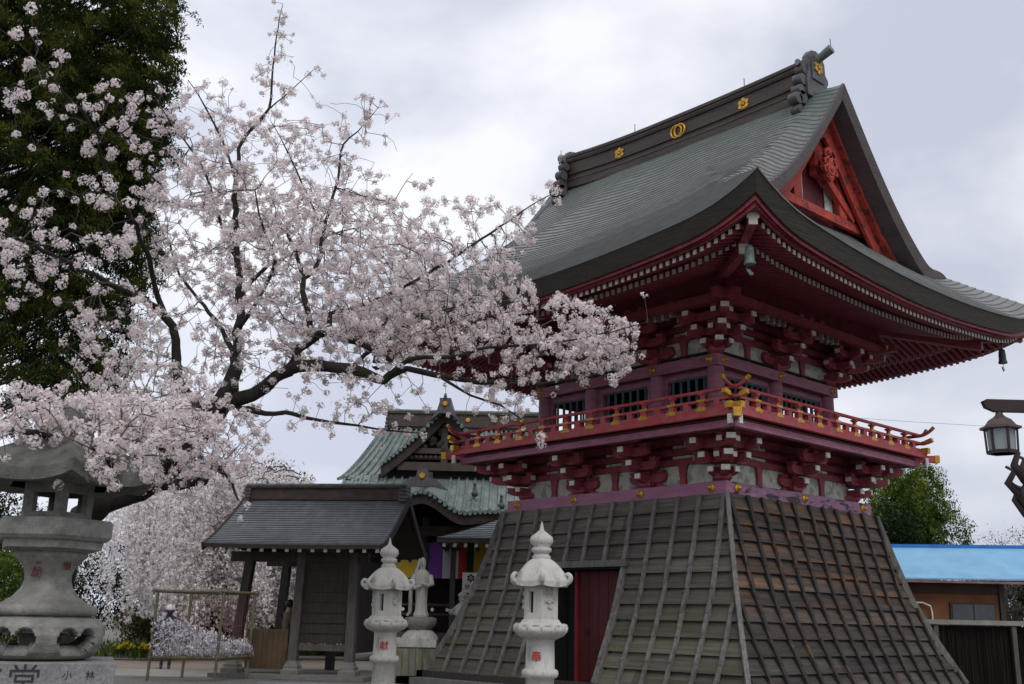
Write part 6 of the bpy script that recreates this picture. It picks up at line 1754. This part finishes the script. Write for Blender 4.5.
for x in (-3.85, -1.92, 0.0, 1.93, 3.86):
    mb = MB(); mb.box(x-0.055, x+0.055, -0.06, 0.05, 0, 1.57); obj('post', mb, fn_, mats=M['grey_wood'])
mb = MB(); mb.box(-4.0, 4.4, -0.10, 0.10, 1.57, 1.68); obj('top_rail', mb, fn_, mats=mat('pale_grey_rail', (0.23, 0.22, 0.20), 0.8, var=0.2))
s0, s1, ra, rb = [], [], [], []
for k in range(1500):
    x = rng.uniform(-3.8, 4.3); y = rng.uniform(0.06, 0.14); s0.append((x, y, rng.uniform(0, 0.1))); s1.append((x+rng.gauss(0, .02), y, rng.uniform(1.42, 1.55))); ra.append(.008); rb.append(.006)
obj('brushwood', tubes_mesh(s0, s1, ra, rb, 4, 'brushwood', petal_mat('dark_brushwood', (0.018, 0.015, 0.013), (0.035, 0.030, 0.027), (0.075, 0.068, 0.06))), fn_)['kind'] = 'stuff'
mb = MB(); mb.box(-3.8, 4.3, 0.15, 0.18, 0, 1.55); obj('backing', mb, fn_, mats=M['dark'])
# street lamp reaching in from the right edge
lp = thing('hanging_lamp', 'bronze hexagonal lamp with frosted panes hanging from a dark bracket arm at the right edge', 'street lamp', place(5.1, 8.0), -YAW)
lm = mat('dark_bronze', (0.045, 0.033, 0.034), 0.45, metal=0.6, var=0.25)
mb = MB(); mb.tube([(0, 0, 0), (0, 0, 3.6)], [0.07, 0.05], 14); mb.lathe([(0.14, 0), (0.13, 0.25), (0.08, 0.35)], (0, 0, 0), 16); obj('pole', mb, lp, mats=lm)
mb = MB(); mb.prism([(-1.47, -0.025, 3.155), (-1.45, -0.025, 3.105), (-1.38, -0.025, 3.075), (0, -0.025, 3.075), (0, -0.025, 3.165), (-1.44, -0.025, 3.17)], (0, 0.05, 0)); obj('arm', mb, lp, mats=lm)
LXC, LZ = -1.345, 2.75
mb = MB(); mb.lathe([(0.02, 0.34), (0.03, 0.30), (0.045, 0.285), (0.08, 0.265), (0.11, 0.225), (0.135, 0.205), (0.150, 0.208), (0.150, 0.190), (0.11, 0.185)][::-1], (LXC, 0, LZ), 6, False, rot=HR); cp = obj('lamp_cap', mb, lp, mats=mat('brown_lamp_cap', (0.085, 0.060, 0.055), 0.45, metal=0.4, var=0.2)); fixnormals(cp)
mb = MB(); mb.tube([(LXC, 0, LZ+0.33), (LXC, 0, LZ+0.365)], 0.03, 10); obj('hanger', mb, lp, mats=lm)
mb = MB(); mb.lathe([(0.112, 0.0), (0.115, 0.025), (0.095, 0.027), (0.09, 0.0)], (LXC, 0, LZ), 6, False, rot=HR)
for k in range(6):
    th = HR+math.pi/3*k; mb.beam((LXC+0.108*math.cos(th), 0.108*math.sin(th), LZ+0.01), (LXC+0.115*math.cos(th), 0.115*math.sin(th), LZ+0.20), 0.016, 0.016)
obj('lamp_frame', mb, lp, mats=lm)
mb = MB(); mb.lathe([(0.096, 0.02), (0.103, 0.188)], (LXC, 0, LZ), 6, False, rot=HR)
obj('glass_pane', mb, lp, mats=mat('frosted_glass', (0.40, 0.46, 0.48), 0.35, var=0.04, trans=0.4))
# bronze ornament at the edge of the frame
bo = thing('bronze_ornament', 'dark bronze finial with curling leaves, cut off by the right edge under the lamp', 'ornament', place(4.72, 9.0), -YAW)
mb = MB(); mb.tube([(0, 0, 0), (0, 0, 0.25), (0, 0, 0.4), (0, 0, 2.0), (0, 0, 2.25), (0, 0, 2.5), (0, 0, 2.62), (0, 0, 2.78), (0, 0, 2.95), (0, 0, 3.05)], [0.30, 0.24, 0.085, 0.07, 0.16, 0.34, 0.36, 0.22, 0.09, 0.02], 20); obj('stand', mb, bo, mats=lm)
for k in range(16):
    th = 2*math.pi*k/16; d = Vector((math.cos(th), math.sin(th), 0)); mb = MB(); z = 2.5+0.13*(k % 3)
    mb.tube([d*0.20+Vector((0, 0, z-0.25)), d*0.33+Vector((0, 0, z-0.06)), d*(0.41+0.02*(k % 2))+Vector((0, 0, z+0.06)), d*0.37+Vector((0, 0, z+0.16)), d*0.44+Vector((0, 0, z+0.20))], [0.035, 0.045, 0.035, 0.028, 0.012], 8); obj('curled_leaf', mb, bo, mats=lm)
# overhead wire beyond the tower
mb = MB(); a, b = place(4, 60, 14.2), place(50, 60, 12.6); mb.tube([a.lerp(b, t/12)+Vector((0, 0, -1.2*4*(t/12)*(1-t/12)*0.5)) for t in range(13)], 0.009, 5)
tag(obj('overhead_wire', mb, mats=M['dark']), 'thin overhead wire crossing the sky to the right of the tower balcony', 'wire')

# ================================================================ VEGETATION
G1 = 'trees beyond the temple buildings'
leafy('broadleaf_tree', 'dense bright green tree rising behind the blue roofed building and the tower', 'tree', place(15.7, 42), 8.2, 2.2, 2.2, M['green1'], 2600, 0.055, 30, G1, lumps=20, zlow=0.10, seed=3, spread=0.09)
leafy('broadleaf_tree', 'lower dark green tree beside the bright green one, behind the tower skirt', 'tree', place(14.0, 40), 6.4, 2.2, 2.0, M['green2'], 700, 0.10, 22, G1, lumps=10, zlow=0.12, seed=4)
leafy('broadleaf_tree', 'dark tree at the far right behind the end of the blue roof', 'tree', place(19.8, 38), 3.6, 2.2, 2.0, M['green2'], 500, 0.10, 20, G1, lumps=8, zlow=0.05, seed=5)
t = leafy('bare_tree', 'nearly bare grey brown tree above the blue roof at the far right', 'tree', place(23.0, 50), 6.6, 2.4, 2.4, petal_mat('grey_brown_buds', (0.10, 0.085, 0.075), (0.15, 0.12, 0.11), (0.2, 0.17, 0.15)), 420, 0.05, 12, G1, lumps=12, zlow=0.2, seed=6, spread=0.2)
leafy('shrub', 'clipped yellow green shrub beside the left lantern stem', 'shrub', place(-8.0, 17.2), 2.75, 1.25, 1.1, M['green1'], 900, 0.035, 30, 'shrubs of the temple garden', trunk=True, lumps=10, zlow=0.05, seed=7, spread=0.09, tr=0.06)
for i, (x, D, h, rx, m_, lb) in enumerate([(-15.0, 39, 4.3, 2.2, 'green2', 'dark shrub under the left edge of the weeping cherry'), (-12.3, 38.5, 2.4, 1.4, 'olive', 'brownish olive shrub at the foot of the weeping cherry'), (-17.5, 41, 4.8, 2.2, 'green2', 'tall dark shrub behind the big stone lantern'), (-11.4, 42, 2.2, 1.3, 'green2', 'low dark shrub behind the knotted paper rack'), (-9.0, 43, 1.8, 1.4, 'green1', 'low bright green shrub seen through the bamboo rack'), (-7.6, 44, 2.4, 1.3, 'green2', 'dark shrub seen through the open bay of the shed')]):
    leafy('shrub', lb, 'shrub', place(x, D), h, rx, 1.3, M[m_], 420, 0.07, 18, 'shrubs of the temple garden', lumps=7, zlow=0.03, seed=20+i, spread=0.13, tr=0.06)
for i, (x, D, h, rx, m_, lb) in enumerate([(-24, 52, 7.5, 3.6, 'green2', 'dark tree at the far left behind the cedar'), (-12.0, 56, 10.3, 2.4, 'olive', 'olive brown young tree rising behind the shed roof'), (-15.5, 58, 6.5, 3.4, 'petal2', 'distant cherry tree in blossom left of the weeping cherry'), (-5.5, 60, 6.0, 3.0, 'green2', 'dark tree behind the main hall'), (-31, 60, 8.5, 4.5, 'green2', 'broad dark tree beyond the far left garden'), (28, 60, 5.5, 4.5, 'green2', 'broad low tree at the far right horizon'), (12.5, 62, 6.0, 4.5, 'green2', 'dark tree directly behind the bell tower')]):
    leafy('broadleaf_tree', lb, 'tree', place(x, D), h, rx, 2.6, M[m_], 650, 0.13, 16, G1, lumps=10, zlow=0.12, seed=40+i, spread=0.22)
# second blossoming cherry behind the big one
c2 = leafy('cherry_tree', 'smaller pale cherry tree in blossom between the weeping cherry and the shed roof', 'cherry tree', place(-9.2, 38), 7.3, 2.2, 2.2, M['petal2'], 900, 0.045, 22, None, lumps=14, zlow=0.3, seed=61, spread=0.2)
# yellow flowers and strappy leaves in the bed
pts = [tuple(place(rng.uniform(-13.6, -10.6), rng.uniform(34.2, 35.2), rng.uniform(0.15, 0.5))) for _ in range(260)]
V = leaves_at(pts, 0.16, 5, 0.05, -1.8, 0.16)
tag(obj('flower_bed_leaves', pydata_quads('leaves', V, 4, M['green1'])), 'strappy green leaves at the edge of the planting bed', 'foliage', kind='stuff')
pts = [tuple(place(rng.uniform(-12.1, -11.0), rng.uniform(34.0, 34.6), rng.uniform(0.36, 0.5))) for _ in range(40)]
V = leaves_at(pts, 0.05, 6, 0.04, 0, 0.6)
tag(obj('yellow_flowers', pydata_quads('flowers', V, 4, petal_mat('yellow_petals', (0.55, 0.38, 0.02), (0.7, 0.52, 0.03), (0.75, 0.6, 0.06)))), 'low yellow flowers along the planting bed', 'flowers', kind='stuff')
pts = [tuple(place(rng.uniform(-9.0, -6.0), rng.uniform(41.5, 43.0), rng.uniform(0.02, 0.30))) for _ in range(500)]
V = leaves_at(pts, 0.10, 6, 0.08, -1.0, 0.3)
tag(obj('grass', pydata_quads('grass', V, 4, M['green1'])), 'bright grass strip beyond the sandy ground', 'grass', kind='stuff')
